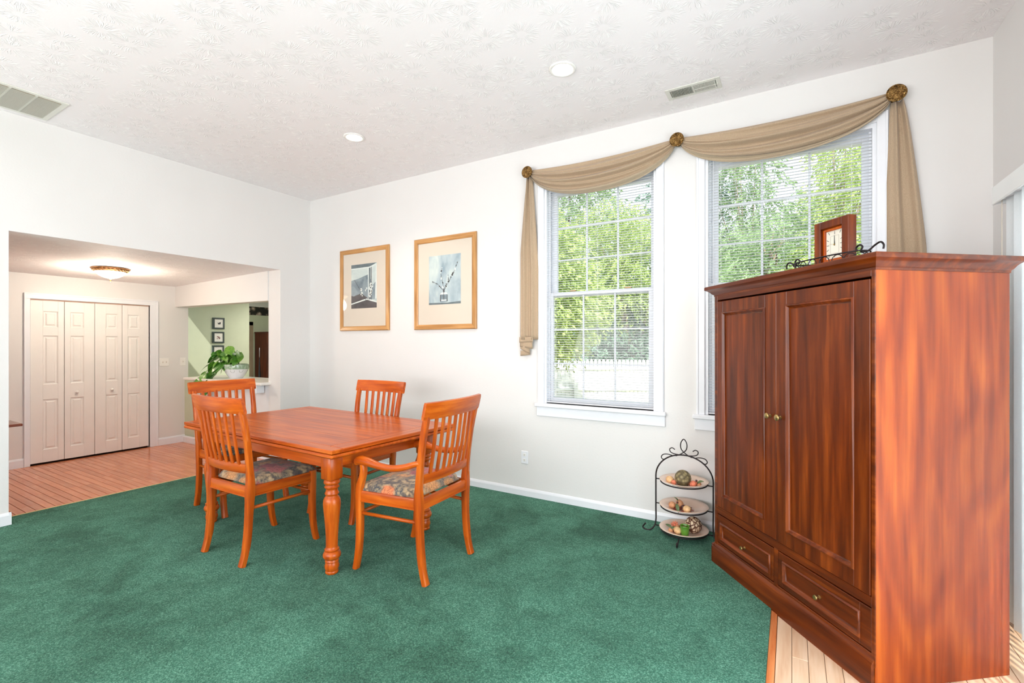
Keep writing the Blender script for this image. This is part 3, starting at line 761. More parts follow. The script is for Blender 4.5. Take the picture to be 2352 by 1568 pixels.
    for i in range(nsl):
        f = (i+1)/(nsl+1); x0 = (2*f-1)*(postx(0.67)-0.02); x1 = (2*f-1)*(0.250)
        P = []; 
        for k in range(9):
            z = 0.665+0.375*k/8; x = x0+(x1-x0)*k/8
            P.append((x, ydep(z)+bow(x)*(1.0)+0.004-0.012*math.sin(PI*k/8), z))
        B = [Vector((1, 0, 0)).cross((Vector(P[min(8, i_+1)])-Vector(P[max(0, i_-1)])).normalized()) for i_ in range(9)]
        MB().sweep(P, (1, 0, 0), B, 0.0145, 0.0065).build('slat', CHERRY['z'], t, auto=45)
    zs = 0.375
    for s_ in (-1, 1): MB().tube([(s_*rear, -0.225, zs), (s_*(rear+front)/2, 0.0, zs), (s_*front, 0.25, zs)], 0.0115, 10).build('stretcher', CHERRY['y'], t, smooth=True)
    MB().tube([(-front, 0.25, zs-0.0), (front, 0.25, zs-0.0)], 0.0115, 10).build('stretcher', CHERRY['x'], t, smooth=True)
    if arms:
        for s_ in (-1, 1):
            pts = [(front+0.006, 0.268, 0.690), (front+0.007, 0.262, 0.712), (front+0.007, 0.235, 0.722), (front+0.007, 0.17, 0.718), (front+0.004, 0.08, 0.703), (front, -0.02, 0.698), (front-0.008, -0.11, 0.712), (front-0.018, -0.19, 0.738), (front-0.024, -0.235, 0.750)]
            P = bez([(s_*x, y, z) for x, y, z in pts], 3); n_ = len(P)
            hz = []; hx = []
            kk = [0.020, 0.028, 0.032, 0.029, 0.022, 0.022, 0.021, 0.019, 0.018]; kx = [0.018, 0.026, 0.030, 0.030, 0.025, 0.022, 0.022, 0.020, 0.018]
            for i in range(n_):
                j = min(len(kk)-2, i//3); f = i/3-j; hz.append(kk[j]+(kk[j+1]-kk[j])*f); hx.append(kx[j]+(kx[j+1]-kx[j])*f)
            prof = [(math.cos(2*PI*k/14)*(1 if abs(math.cos(2*PI*k/14)) < 0.8 else 0.98), math.sin(2*PI*k/14)) for k in range(14)]
            Z = [(0, 0.25, 1)]*n_
            B = [Vector((1, 0, 0)).cross((P[min(n_-1, i+1)]-P[max(0, i-1)]).normalized()) for i in range(n_)]
            MB().sweep(P, (1, 0, 0), B, hx, hz, prof).build('armrest', CHERRY['y'], t, smooth=True)
    return t
make_chair('cherry side chair with its slatted back to the camera at the table side', (2.150, -1.985), R(0.5), 0.262, 0.232, False, 6)
make_chair('cherry armchair with floral seat at the right end of the table', (3.318, -1.566), R(92.5), 0.290, 0.252, True, 7)
make_chair('cherry side chair on the far side of the table near the bare wall', (2.150, -1.095), R(181), 0.262, 0.232, False, 6)
make_chair('cherry chair at the hall end of the table, in front of the potted plant', (1.092, -1.535), R(-91), 0.282, 0.252, False, 7)

# ------------------------------------------------------------------ ARMOIRE
A0 = Vector((5.063, -0.558, 0)); ang = math.atan2(-0.7755, 0.63134)
LA, DA, HA = 1.207, 0.712, 1.885
ar = thing('armoire', 'tall dark cherry wood armoire with two panelled doors and two drawers', 'armoire', (A0.x, A0.y, 0.0), ang)
# local frame: x along the front (left to right), y into the cabinet, z up
o = MB().box(0.0, 0.020, 0.02, DA, 0.0, 1.842, 0.002).build('side_panel', ARM['z'], ar)
MB().box(LA-0.020, LA, 0.02, DA, 0.0, 1.842, 0.0025).build('side_panel', ARMSIDE, ar, label='side panel facing the glass door, daylight painted in as lighter orange')
MB().box(0.02, LA-0.02, DA-0.012, DA, 0.02, 1.84).build('back_panel', ARM['z'], ar)
m = MB()
m.box(0.0, 0.030, 0.018, 0.040, 0.10, 1.842, 0.002).box(LA-0.0200, LA-0.0005, 0.018, 0.040, 0.10, 1.842, 0.002)
m.box(0.03, LA-0.02, 0.018, 0.040, 1.790, 1.842, 0.002).box(0.03, LA-0.02, 0.020, 0.040, 0.352, 0.398, 0.002)
m.box(0.577, 0.607, 0.020, 0.040, 0.13, 0.352, 0.002).box(0.03, LA-0.02, 0.020, 0.040, 0.10, 0.152, 0.002)
m.box(0.03, LA-0.02, 0.035, 0.30, 0.375, 0.395)
m.build('face_frame', ARM['x'], ar)
# cornice: stepped crown moulding mitred on three sides
crown = [(0.0, 0.0), (0.004, 0.0), (0.004, 0.010), (0.010, 0.014), (0.016, 0.020), (0.024, 0.030), (0.034, 0.038), (0.044, 0.043), (0.050, 0.046), (0.050, 0.064), (0.048, 0.068), (0.0, 0.068)]
zc = HA-0.068
cb = MB(); ring = []
for (o_, dz) in crown:
    ring.append([(-o_, 0.02-o_, zc+dz), (LA+o_, 0.02-o_, zc+dz), (LA+o_, DA+o_*0.3, zc+dz), (-o_, DA+o_*0.3, zc+dz)])
vs = [p for rg in ring for p in rg]; n_ = len(ring); fs = []
for k in range(n_-1):
    for e in range(4): fs.append((k*4+e, k*4+(e+1) % 4, (k+1)*4+(e+1) % 4, (k+1)*4+e))
fs.append((0, 3, 2, 1)); fs.append(tuple((n_-1)*4+e for e in range(4)))
cb.add(vs, fs).build('cornice', ARM['x'], ar, auto=35)
# plinth
pb = MB().prism([(0.002, 0.0), (0.002, 0.112), (0.005, 0.117), (0.006, 0.122), (0.010, 0.124), (0.013, 0.132), (0.018, 0.136), (0.020, 0.140), (0.022, 0.140), (0.022, 0.0)], 'x', -0.012, LA-0.005)
pb.box(-0.012, 0.002, 0.002, DA-0.02, 0, 0.135, 0.003)
pb.build('plinth', ARM['x'], ar, auto=40)
def panel_front(name, x0, x1, z0, z1, px0, px1, pz0, pz1, yf, grain, depth=0.020):
    b = MB()
    b.box(x0, px0, yf, yf+depth, z0, z1, 0.002).box(px1, x1, yf, yf+depth, z0, z1, 0.002)
    b.box(px0, px1, yf+0.0003, yf+depth, z0, pz0, 0.0015).box(px0, px1, yf+0.0003, yf+depth, pz1, z1, 0.0015)
    d = b.build(name, ARM[grain], ar)
    pp = [(0.0, -0.001), (0.004, -0.008), (0.009, -0.009), (0.012, -0.005), (0.018, 0.001), (0.020, 0.006), (0.026, 0.008), (0.030, 0.009)]
    vs = []; fs = []
    for (d_, y) in pp: vs += [(px0-0.004+d_, yf+y, pz0-0.004+d_), (px1+0.004-d_, yf+y, pz0-0.004+d_), (px1+0.004-d_, yf+y, pz1+0.004-d_), (px0-0.004+d_, yf+y, pz1+0.004-d_)]
    for k in range(len(pp)-1):
        for e in range(4): fs.append((k*4+e, k*4+(e+1) % 4, k*4+4+(e+1) % 4, k*4+4+e))
    MB().add(vs, fs).build('moulding', ARM['z' if grain == 'z' else 'x'], d, auto=50)
    MB().box(px0+0.018, px1-0.018, yf+0.008, yf+0.014, pz0+0.018, pz1-0.018).build('panel', ARM[grain], d)
    return d
def knob(par, x, y, z, r_):
    Mk = Matrix.Translation((x, y, z)) @ Matrix.Rotation(R(90), 4, 'X')
    MB().lathe([(0.0001, 0.0), (0.009, 0.0), (0.009, 0.002), (0.0045, 0.004), (0.0045, 0.017), (r_*0.7, 0.020), (r_, 0.023), (r_, 0.026), (r_*0.85, 0.029), (0.0001, 0.030)], n=20, cap=False, M=Mk).build('knob', BRASS, par, auto=50)
dl = panel_front('door', 0.033, 0.600, 0.402, 1.780, 0.096, 0.506, 0.482, 1.703, 0.016, 'z')
dr = panel_front('door', 0.604, 1.186, 0.402, 1.780, 0.684, 1.104, 0.482, 1.706, 0.013, 'z')
knob(dl, 0.555, 0.016, 1.090, 0.0165); knob(dr, 0.640, 0.013, 1.092, 0.0175)
ql = panel_front('drawer', 0.033, 0.574, 0.158, 0.345, 0.066, 0.548, 0.184, 0.296, 0.020, 'x')
qr = panel_front('drawer', 0.610, 1.186, 0.158, 0.345, 0.650, 1.128, 0.188, 0.304, 0.020, 'x')
knob(ql, 0.308, 0.028, 0.232, 0.0115); knob(qr, 0.893, 0.028, 0.240, 0.0125)

# ------------------------------------------------------------------ wire tray and clock on the armoire
ML = Matrix.Translation((A0.x, A0.y, 0)) @ Matrix.Rotation(ang, 4, 'Z')
def on_armoire(x, y, z): p = ML @ Vector((x, y, z)); return (p.x, p.y, p.z)
tr = thing('wire_tray', 'black wrought iron scroll tray under the clock on the armoire', 'tray', on_armoire(0.72, 0.24, HA), ang)
hx, hy = 0.225, 0.11
ring = [(hx*math.cos(a)*1.0, hy*math.sin(a), 0.068+0.004*math.cos(2*a)) for a in [2*PI*k/48 for k in range(48)]]
MB().tube(ring, 0.0035, 8, True).build('rim', IRON, tr, smooth=True)
MB().tube([(hx*0.86*math.cos(a), hy*0.80*math.sin(a), 0.005) for a in [2*PI*k/40 for k in range(40)]], 0.003, 8, True).build('base_ring', IRON, tr, smooth=True)
b = MB()
for k in range(-3, 4): xx = k*0.05; yy = hy*0.8*math.sqrt(max(0, 1-(xx/(hx*0.86))**2)); b.tube([(xx, -yy, 0.005), (xx, yy, 0.005)], 0.002, 6)
for z_ in (-0.03, 0.03): b.tube([(-hx*0.82, z_, 0.005), (hx*0.82, z_, 0.005)], 0.002, 6)
b.build('base_wires', IRON, tr, smooth=True)
for k in range(18):
    a = 2*PI*(k+0.5)/18; c = Vector((hx*0.95*math.cos(a), hy*0.93*math.sin(a), 0.036)); tg = Vector((-math.sin(a)*hx, math.cos(a)*hy, 0)).normalized()
    P = [c+tg*0.027*math.cos(q)+Vector((0, 0, 0.029*math.sin(q))) for q in [2*PI*j/16 for j in range(16)]]
    MB().tube(P, 0.0022, 6, True).build('scroll', IRON, tr, smooth=True)
for s_ in (-1, 1):
    P = bez([(s_*(hx-0.030), -0.02, 0.074), (s_*(hx-0.038), -0.02, 0.090), (s_*(hx-0.018), -0.02, 0.102), (s_*(hx-0.002), -0.02, 0.090), (s_*(hx-0.010), -0.02, 0.070), (s_*(hx+0.018), -0.01, 0.066), (s_*(hx+0.045), 0.0, 0.088), (s_*(hx+0.075), 0.0, 0.098), (s_*(hx+0.092), 0.0, 0.082), (s_*(hx+0.090), 0.0, 0.062)], 6)
    MB().tube(P, 0.0045, 8).build('handle', IRON, tr, smooth=True)
ck = thing('mantel_clock', 'upright wooden clock with rectangular white face on the armoire', 'clock', on_armoire(0.755, 0.215, HA+0.010), ang)
W_, H_, D_ = 0.222, 0.262, 0.050
b = MB(); fw = 0.042
b.box(-W_/2, -W_/2+fw, 0, D_, 0, H_, 0.003).box(W_/2-fw, W_/2, 0, D_, 0, H_, 0.003).box(-W_/2+fw, W_/2-fw, 0, D_, 0, fw, 0.003).box(-W_/2+fw, W_/2-fw, 0, D_, H_-fw, H_, 0.003)
b.box(-W_/2+fw, W_/2-fw, D_-0.006, D_, fw, H_-fw)
b.build('case', ARM['z'], ck)
b = MB(); x1 = W_/2-fw; f2 = 0.014
b.box(-x1, -x1+f2, 0.016, 0.034, fw, H_-fw, 0.002).box(x1-f2, x1, 0.016, 0.034, fw, H_-fw, 0.002).box(-x1+f2, x1-f2, 0.016, 0.034, fw, fw+f2, 0.002).box(-x1+f2, x1-f2, 0.016, 0.034, H_-fw-f2, H_-fw, 0.002)
b.build('bezel', CHERRY['z'], ck)
fx = x1-f2; cz = H_/2
dial = MB().box(-fx, fx, 0.026, 0.034, fw+f2, H_-fw-f2).build('dial', plain('ivory_dial', (232, 230, 216), 0.5, noise_amt=0.01), ck)
BLK = plain('black_print', (24, 26, 28), 0.5)
b = MB(); hzf = H_/2-fw-f2
for k in range(12):
    a = 2*PI*k/12; dx, dz = math.sin(a), math.cos(a); sc_ = min(fx*0.93/max(abs(dx), 1e-6), hzf*0.93/max(abs(dz), 1e-6))
    o1 = Vector((dx*sc_, 0.0255, cz+dz*sc_)); d_ = Vector((dx, 0, dz)); o0 = o1-d_*0.016; n_ = Vector((d_.z, 0, -d_.x))*0.0011
    b.add([o0-n_, o1-n_, o1+n_, o0+n_, o0-n_+Vector((0, -0.0006, 0)), o1-n_+Vector((0, -0.0006, 0)), o1+n_+Vector((0, -0.0006, 0)), o0+n_+Vector((0, -0.0006, 0))], [(0,1,2,3), (4,5,6,7), (0,1,5,4), (1,2,6,5), (2,3,7,6), (3,0,4,7)])
g = plain('grey_print', (150, 148, 140), 0.5)
for s_ in (-1, 1):
    b.box(s_*fx*0.48-0.0004, s_*fx*0.48+0.0004, 0.0253, 0.026, cz-hzf*0.62, cz+hzf*0.62, mi=1); b.box(-fx*0.48, fx*0.48, 0.0253, 0.026, cz+s_*hzf*0.62-0.0004, cz+s_*hzf*0.62+0.0004, mi=1)
b.build('hour_marks', [BLK, g], dial)
MB().prism([(-0.0022, cz-0.006), (0.0018, cz-0.006), (0.0006, cz+0.048), (-0.0012, cz+0.048)], 'y', 0.0235, 0.0245).prism([(-0.003, cz), (0.003, cz), (-0.0008, cz+0.034), (-0.0022, cz+0.034)], 'y', 0.0245, 0.0252).build('hands', BLK, ck)
MB().prism([(0.004, cz-0.0004), (-0.036, cz+0.007), (-0.036, cz+0.0078), (0.004, cz+0.0006)], 'y', 0.0225, 0.0230).lathe([(0.0001, 0), (0.0035, 0), (0.0035, 0.003), (0.0001, 0.003)], n=12, cap=False, M=Matrix.Translation((0, 0.0245, cz)) @ Matrix.Rotation(R(90), 4, 'X')).build('second_hand', plain('gilt', (170, 140, 60), 0.4, 0.8), ck)

# ------------------------------------------------------------------ THREE TIER PLATE RACK
PX, PY = 4.812, -0.215
rk = thing('plate_rack', 'black wrought iron three tier plate rack beside the armoire', 'rack', (PX, PY, 0.010))
uw = 0.212
P = [(-uw-0.075, -0.02, 0.052), (-uw-0.085, -0.02, 0.040), (-uw-0.098, -0.02, 0.018), (-uw-0.080, -0.02, 0.004), (-uw-0.045, -0.02, 0.004), (-uw-0.012, -0.01, 0.035), (-uw, 0, 0.085), (-uw, 0, 0.2), (-uw, 0, 0.35), (-uw, 0, 0.44)]
left = bez(P, 5)
arch = [(-uw*math.cos(a), 0, 0.44+0.185*math.sin(a)) for a in [PI*k/24 for k in range(1, 24)]]
right = [Vector((-p.x, p.y, p.z)) for p in left][::-1]
MB().tube(left+[Vector(q) for q in arch]+right, 0.0058, 8).build('frame', IRON, rk, smooth=True)
Lp = bez([(-0.060, 0, 0.612), (-0.02, 0, 0.632), (0.018, 0, 0.668), (0.022, 0, 0.715), (0.0, 0, 0.748), (-0.022, 0, 0.715), (-0.018, 0, 0.668), (0.02, 0, 0.632), (0.060, 0, 0.612)], 6)
MB().tube(Lp, 0.0040, 8).build('top_loop', IRON, rk, smooth=True)
for s_ in (-1, 1):
    q = bez([(s_*0.035, 0, 0.624), (s_*0.075, 0, 0.628), (s_*0.100, 0, 0.640), (s_*0.104, 0, 0.662), (s_*0.085, 0, 0.672), (s_*0.066, 0, 0.660)], 6)
    MB().tube(q, 0.0038, 8).build('scroll', IRON, rk, smooth=True)
    q = bez([(s_*0.085, 0, 0.612), (s_*0.120, 0, 0.618), (s_*0.155, 0, 0.612), (s_*0.170, 0, 0.590), (s_*0.155, 0, 0.574), (s_*0.125, 0, 0.588)], 6)
    MB().tube(q, 0.0038, 8).build('scroll', IRON, rk, smooth=True)
TZ = (0.415, 0.222, 0.045)
for i, z in enumerate(TZ):
    b = MB().tube([(0.170*math.cos(a), 0.170*math.sin(a), z) for a in [2*PI*k/40 for k in range(40)]], 0.0052, 8, True)
    for s_ in (-1, 1): b.tube([(s_*0.170, 0, z), (s_*uw, 0, z)], 0.0048, 8)
    b.build('plate_ring', IRON, rk, smooth=True)
for sy in (-1, 1):
    b = MB().tube(bez([(0.0, sy*0.168, 0.045), (0.0, sy*0.20, 0.035), (0.0, sy*0.232, 0.010), (0, sy*0.25, 0.002), (0, sy*0.264, 0.014), (0, sy*0.262, 0.036), (0, sy*0.252, 0.038)], 5) if sy < 0 else bez([(0.0, 0.168, 0.045), (0, 0.175, 0.02), (0, 0.185, 0.002)], 3), 0.0042, 8)
    b.build('foot', IRON, rk, smooth=True)
CER = plain('beige_glazed_ceramic', (222, 196, 178), 0.25, coat=0.3, noise_amt=0.03)
tiers = ('top', 'middle', 'bottom')
plates_z = []
pm = MB().lathe([(0.0001, -0.018), (0.085, -0.018), (0.095, -0.014), (0.110, -0.004), (0.150, 0.008), (0.178, 0.016), (0.181, 0.018), (0.178, 0.0205), (0.150, 0.0125), (0.108, 0.001), (0.092, -0.009), (0.082, -0.012), (0.0001, -0.012)], n=48, cap=False).mesh('plate', CER, smooth=True)
for i, z in enumerate(TZ):
    o = link('plate', pm); o.location = (PX, PY, 0.010+z+0.0); tag(o, 'beige glazed plate on the %s tier of the iron rack' % tiers[i], 'plate', 'plates on the three tier rack'); plates_z.append(0.010+z-0.012)
def blob(name, loc, rx, ry, rz_, mat, label, cat, rib=0, amp=0.0, rot=(0, 0, 0), group=None, n=20, m_=12, stalk=None):
    b = MB(); vs = []; fs = []
    for j in range(m_+1):
        th = PI*j/m_
        for k in range(n):
            ph = 2*PI*k/n; rr = 1+amp*math.cos(rib*ph)*math.sin(th) if rib else 1+amp*math.sin(5*ph+3*th)*math.cos(4*th)
            vs.append((rx*rr*math.sin(th)*math.cos(ph), ry*rr*math.sin(th)*math.sin(ph), -rz_*math.cos(th)))
    for j in range(m_):
        for k in range(n): fs.append((j*n+k, j*n+(k+1) % n, (j+1)*n+(k+1) % n, (j+1)*n+k))
    b.add(vs, fs); o = b.build(name, mat, None, smooth=True); o.location = loc; o.rotation_euler = rot
    return tag(o, label, cat, group)
def vmat(name, stops, scale, feature='F1', bump=0.004, rough=0.6, stretch=(1, 1, 1), use='Distance'):
    m = Mat(name); m.set(Roughness=rough); v = m.node('ShaderNodeTexVoronoi', feature=feature); v.inputs['Scale'].default_value = scale
    m.l.new(m.coord(stretch), v.inputs['Vector']); m.color(m.ramp(v.outputs[use], [(p, lin(c)) for p, c in stops])); m.bump(v.outputs[use], bump, 1.0); return m.m
LEAFBALL = vmat('leaf_wrapped_ball', [(0.0, (168, 154, 112)), (0.35, (132, 118, 82)), (0.7, (86, 74, 50))], 42, bump=0.006)
VINEBALL = vmat('woven_vine_ball', [(0.0, (84, 46, 30)), (0.10, (112, 66, 44)), (0.16, (226, 200, 168)), (0.4, (232, 208, 176))], 46, 'DISTANCE_TO_EDGE', 0.004, stretch=(1, 1, 0.6))
POD = plain('dried_orange_pod', (206, 146, 104), 0.6, noise_amt=0.3, nscale=40)
PODP = plain('pale_dried_pod', (222, 180, 130), 0.6, noise_amt=0.25, nscale=30)
PINKD = plain('coral_dried_flower', (214, 122, 92), 0.7, noise_amt=0.3, nscale=50)
BERRY = plain('dark_berry', (74, 34, 36), 0.35, coat=0.4)
DLEAF = plain('dried_green_leaf', (92, 110, 72), 0.6, noise_amt=0.3, nscale=40)
CHIP = plain('red_wood_chip', (150, 62, 50), 0.7, noise_amt=0.35, nscale=60)
GP = 'dried potpourri pieces on the rack plates'
z0 = plates_z[0]
blob('decorative_ball', (PX+0.004, PY-0.055, z0+0.060), 0.060, 0.060, 0.060, LEAFBALL, 'olive leaf wrapped ball on the top plate', 'ball', n=32, m_=24)
blob('dried_pod', (PX-0.093, PY-0.045, z0+0.030), 0.031, 0.028, 0.027, PODP, 'pale ribbed pod left of the leaf ball on the top plate', 'pod', 9, 0.10, (0.3, 0.5, 0), GP)
blob('dried_pod', (PX-0.058, PY-0.075, z0+0.022), 0.020, 0.018, 0.018, PINKD, 'small coral pod between the pale pod and leaf ball, top plate', 'pod', 7, 0.14, (0.9, 0.3, 0), GP)
blob('dried_pod', (PX+0.078, PY-0.060, z0+0.026), 0.027, 0.025, 0.024, PINKD, 'coral ribbed pod right of the leaf ball on the top plate', 'pod', 8, 0.14, (0.4, -0.4, 0), GP)
blob('dried_pod', (PX+0.112, PY-0.030, z0+0.022), 0.022, 0.020, 0.020, POD, 'brown pod under the green leaf on the top plate', 'pod', 8, 0.12, (0, 0.7, 0), GP)
def leafm(L, w, bend):
    def fn(u, v):
        ww = w*math.sin(PI*min(1, u*0.96+0.04))**0.8*(1-0.25*u)
        s_ = 2*v-1; return (L*u, ww*s_, bend*math.sin(PI*u*0.9)+abs(s_)*w*0.35)
    return MB().grid(fn, 8, 4)
def leaf(loc, L, w, bend, rot, label, mat=None, group=GP, name='dried_leaf', parent=None):
    o = leafm(L, w, bend).build(name, mat or DLEAF, parent, smooth=True); o.location = loc; o.rotation_euler = rot
    o.modifiers.new('t', 'SOLIDIFY').thickness = 0.0008
    if not parent: tag(o, label, 'leaf', group)
    return o
leaf((PX+0.108, PY-0.050, z0+0.030), 0.050, 0.016, 0.008, (0.4, -0.35, 0.1), 'upturned green leaf at the right side of the top plate')
blob('berry', (PX+0.100, PY-0.050, z0+0.052), 0.008, 0.008, 0.008, BERRY, 'dark berry above the coral pod on the top plate', 'berry', n=10, m_=8, group=GP)
z1 = plates_z[1]
blob('dried_pod', (PX-0.078, PY-0.040, z1+0.028), 0.026, 0.024, 0.027, POD, 'upright orange pod at the left of the middle plate', 'pod', 8, 0.12, (0.2, 0.3, 0), GP)
blob('dried_pod', (PX-0.028, PY-0.005, z1+0.036), 0.032, 0.028, 0.026, POD, 'largest brown pod at the back of the middle plate', 'pod', 10, 0.08, (0.2, 0.9, 0), GP)
blob('dried_pod', (PX+0.036, PY-0.075, z1+0.028), 0.029, 0.027, 0.026, PODP, 'light orange pod at the front right of the middle plate', 'pod', 9, 0.12, (0.5, -0.2, 0), GP)
blob('dried_pod', (PX+0.012, PY-0.045, z1+0.026), 0.022, 0.020, 0.020, BERRY, 'dark purple pod in the centre of the middle plate', 'pod', 6, 0.12, (0, 0, 0), GP)
leaf((PX-0.040, PY-0.060, z1+0.050), 0.075, 0.015, 0.010, (0.2, 0.9, -1.1), 'long grey green leaf hanging over the centre of the middle plate')
leaf((PX-0.035, PY-0.020, z1+0.050), 0.048, 0.012, 0.006, (0.1, -0.6, 2.8), 'small green leaf pointing up left on the middle plate')
blob('berry', (PX-0.038, PY-0.045, z1+0.056), 0.008, 0.008, 0.008, BERRY, 'dark berry beside the small leaf on the middle plate', 'berry', n=10, m_=8, group=GP)
rnd = random.Random(11)
def chips(z, cx, cy, n_, mats, label, spread=0.075):
    b = MB()
    for k in range(n_):
        a = rnd.uniform(0, 6.28); d = spread*math.sqrt(rnd.random()); s1 = rnd.uniform(0.008, 0.016)
        Mk = Matrix.Translation((PX+cx+d*math.cos(a), PY+cy+d*math.sin(a), z+0.0035+rnd.uniform(0, 0.006))) @ Matrix.Rotation(rnd.uniform(0, 6.28), 4, 'Z') @ Matrix.Rotation(rnd.uniform(-0.3, 0.3), 4, 'X')
        b.box(-s1, s1, -s1*0.6, s1*0.6, -0.0014, 0.0014, mi=rnd.randrange(len(mats)), M=Mk)
    b.build('potpourri_chips', mats, None, kind='stuff', label=label, category='potpourri') if False else tag(b.build('potpourri_chips', mats), label, 'potpourri', kind='stuff')
chips(z0, -0.02, -0.03, 26, [POD, CHIP, DLEAF], 'loose wood chips round the leaf ball on the top plate')
chips(z1, 0.0, -0.03, 60, [CHIP, CHIP, BERRY, CER], 'loose red wood chips covering the middle plate')
z2 = plates_z[2]
chips(z2, -0.05, -0.04, 22, [POD, DLEAF, CHIP], 'loose wood chips left of the candle on the bottom plate', 0.05)
blob('decorative_ball', (PX+0.068, PY+0.012, z2+0.062), 0.062, 0.062, 0.062, VINEBALL, 'brown and cream woven ball on the bottom plate', 'ball', n=32, m_=24)
blob('dried_pod', (PX-0.030, PY-0.075, z2+0.030), 0.030, 0.027, 0.027, PODP, 'pale ribbed pod directly left of the green candle', 'pod', 9, 0.13, (0.4, 0.4, 0), GP)
blob('dried_pod', (PX-0.040, PY-0.015, z2+0.030), 0.020, 0.020, 0.022, POD, 'brown pod behind the pale pod on the bottom plate', 'pod', 7, 0.14, (0.8, 0, 0), GP)
blob('dried_pod', (PX-0.083, PY-0.070, z2+0.020), 0.018, 0.017, 0.018, POD, 'smallest brown pod at the left of the bottom plate', 'pod', 7, 0.14, (0.8, 0.6, 0), GP)
b = MB()
for k in range(9):
    a = 2*PI*k/9; Mk = Matrix.Translation((0, 0, 0)) @ Matrix.Rotation(a, 4, 'Z') @ Matrix.Translation((0.017, 0, 0)) @ Matrix.Rotation(R(-25), 4, 'Y') @ Matrix.Diagonal((0.015, 0.006, 0.004, 1))
    b.lathe([(math.sin(PI*j/6)+0.0001, -math.cos(PI*j/6)) for j in range(7)], n=8, M=Mk, cap=False)
b.lathe([(0.0001, -0.006), (0.008, -0.003), (0.008, 0.003), (0.0001, 0.007)], n=10, cap=False)
o = b.build('dried_flower', PINKD, None, smooth=True); o.location = (PX-0.068, PY-0.000, z2+0.045); o.rotation_euler = (0.5, -0.2, 0); tag(o, 'coral star shaped dried flower at the back of the bottom plate', 'flower', GP)
leaf((PX-0.130, PY-0.030, z2+0.040), 0.055, 0.015, 0.006, (0.3, 0.3, -0.3), 'flat green leaf at the far left of the bottom plate')
leaf((PX-0.080, PY-0.080, z2+0.030), 0.050, 0.014, 0.008, (0.2, -0.2, 0.5), 'green leaf lying across the pods left of the candle')
cd = thing('candle', 'green votive candle on the bottom plate in front of the woven ball', 'candle', (PX+0.022, PY-0.075, z2+0.001))
m = Mat('green_glass_cup'); m.set(Roughness=0.12, Coat_Weight=0.6); m.color(m.ramp(m.noise(m.coord(), 12, 2), [(0.3, lin((70, 122, 34))), (0.7, lin((104, 156, 54)))])); GCUP = m.m
MB().lathe([(0.0001, 0), (0.026, 0), (0.029, 0.004), (0.0345, 0.074), (0.0335, 0.077), (0.0315, 0.075), (0.030, 0.062), (0.0001, 0.062)], n=28, cap=False).build('glass_cup', GCUP, cd, auto=50)
MB().lathe([(0.0001, 0.0625), (0.0295, 0.0625), (0.0290, 0.066), (0.0001, 0.065)], n=24, cap=False).lathe([(0.0001, 0.065), (0.0012, 0.065), (0.0012, 0.074), (0.0001, 0.074)], n=6, cap=False).build('wax', plain('green_wax', (150, 160, 70), 0.5), cd, smooth=True)

# ------------------------------------------------------------------ FRAMED PRINTS
def picture(name, label, x0, x1, z0, z1, ix0, ix1, iz0, iz1, art, fw=0.055):
    t = thing(name, label, 'picture', ((x0+x1)/2, 0, z0), group='two framed prints on the back wall')
    w, h = x1-x0, z1-z0; cx_ = (x0+x1)/2
    def side(poly, y0, y1): pass
    # four mitred frame sides
    def fside(k):
        o_ = [(-w/2, 0), (w/2, 0), (w/2, h), (-w/2, h)]; i_ = [(-w/2+fw, fw), (w/2-fw, fw), (w/2-fw, h-fw), (-w/2+fw, h-fw)]
        a, b_ = o_[k], o_[(k+1) % 4]; c, d = i_[(k+1) % 4], i_[k]
        mid = lambda p, q, f: (p[0]+(q[0]-p[0])*f, p[1]+(q[1]-p[1])*f)
        rows = []
        for f, y in ((0, -0.002), (0, -0.020), (0.15, -0.028), (0.75, -0.024), (1, -0.018), (1, -0.002)):
            p = mid(a, d, f); q = mid(b_, c, f); rows.append([(p[0], y, p[1]), (q[0], y, q[1])])
        vs = [p for r_ in rows for p in r_]; fs = [(2*i, 2*i+1, 2*i+3, 2*i+2) for i in range(5)]+[(0, 10, 11, 1), (0, 2, 4, 6, 8, 10), (1, 3, 5, 7, 9, 11)]
        MB().add(vs, fs).build('frame_side', FRAMEH if k in (0, 2) else FRAMEW, t)
    for k in range(4): fside(k)
    MB().box(-w/2+fw-0.004, w/2-fw+0.004, -0.012, -0.003, fw-0.004, h-fw+0.004).build('mat_board', MAT_CREAM, t)
    a0, a1, b0, b1 = ix0-cx_, ix1-cx_, iz0-z0, iz1-z0
    mb, mats = art(a0, a1, b0, b1); mb.build('print', mats, t)
    MB().box(-w/2+fw-0.002, w/2-fw+0.002, -0.0168, -0.0155, fw-0.002, h-fw+0.002).build('glazing', GLASS, t)
def pmat(name, stops, scale=3.0, stretch=(1, 1, 1), dist=1.0):
    m = Mat(name); m.set(Roughness=0.5); m.color(m.ramp(m.noise(m.coord(stretch), scale, 4, 0.6, dist), [(p, lin(c)) for p, c in stops])); return m.m
PG = [pmat('print_mist', [(0.3, (190, 200, 204)), (0.7, (228, 232, 226))], 3), pmat('print_beam', [(0.3, (88, 98, 104)), (0.7, (122, 132, 138))], 6), pmat('print_hill', [(0.3, (108, 122, 134)), (0.7, (158, 168, 176))], 7),
      pmat('print_dark', [(0.3, (66, 62, 66)), (0.7, (100, 92, 96))], 8), pmat('print_white', [(0.3, (224, 228, 228)), (0.7, (246, 246, 242))], 12), pmat('print_stem', [(0.3, (50, 48, 52)), (0.7, (90, 84, 86))], 20),
      pmat('print_bluegrey', [(0.3, (138, 156, 172)), (0.5, (186, 198, 206)), (0.72, (232, 236, 230))], 3.2, (1.6, 1, 0.7), 0.4)]
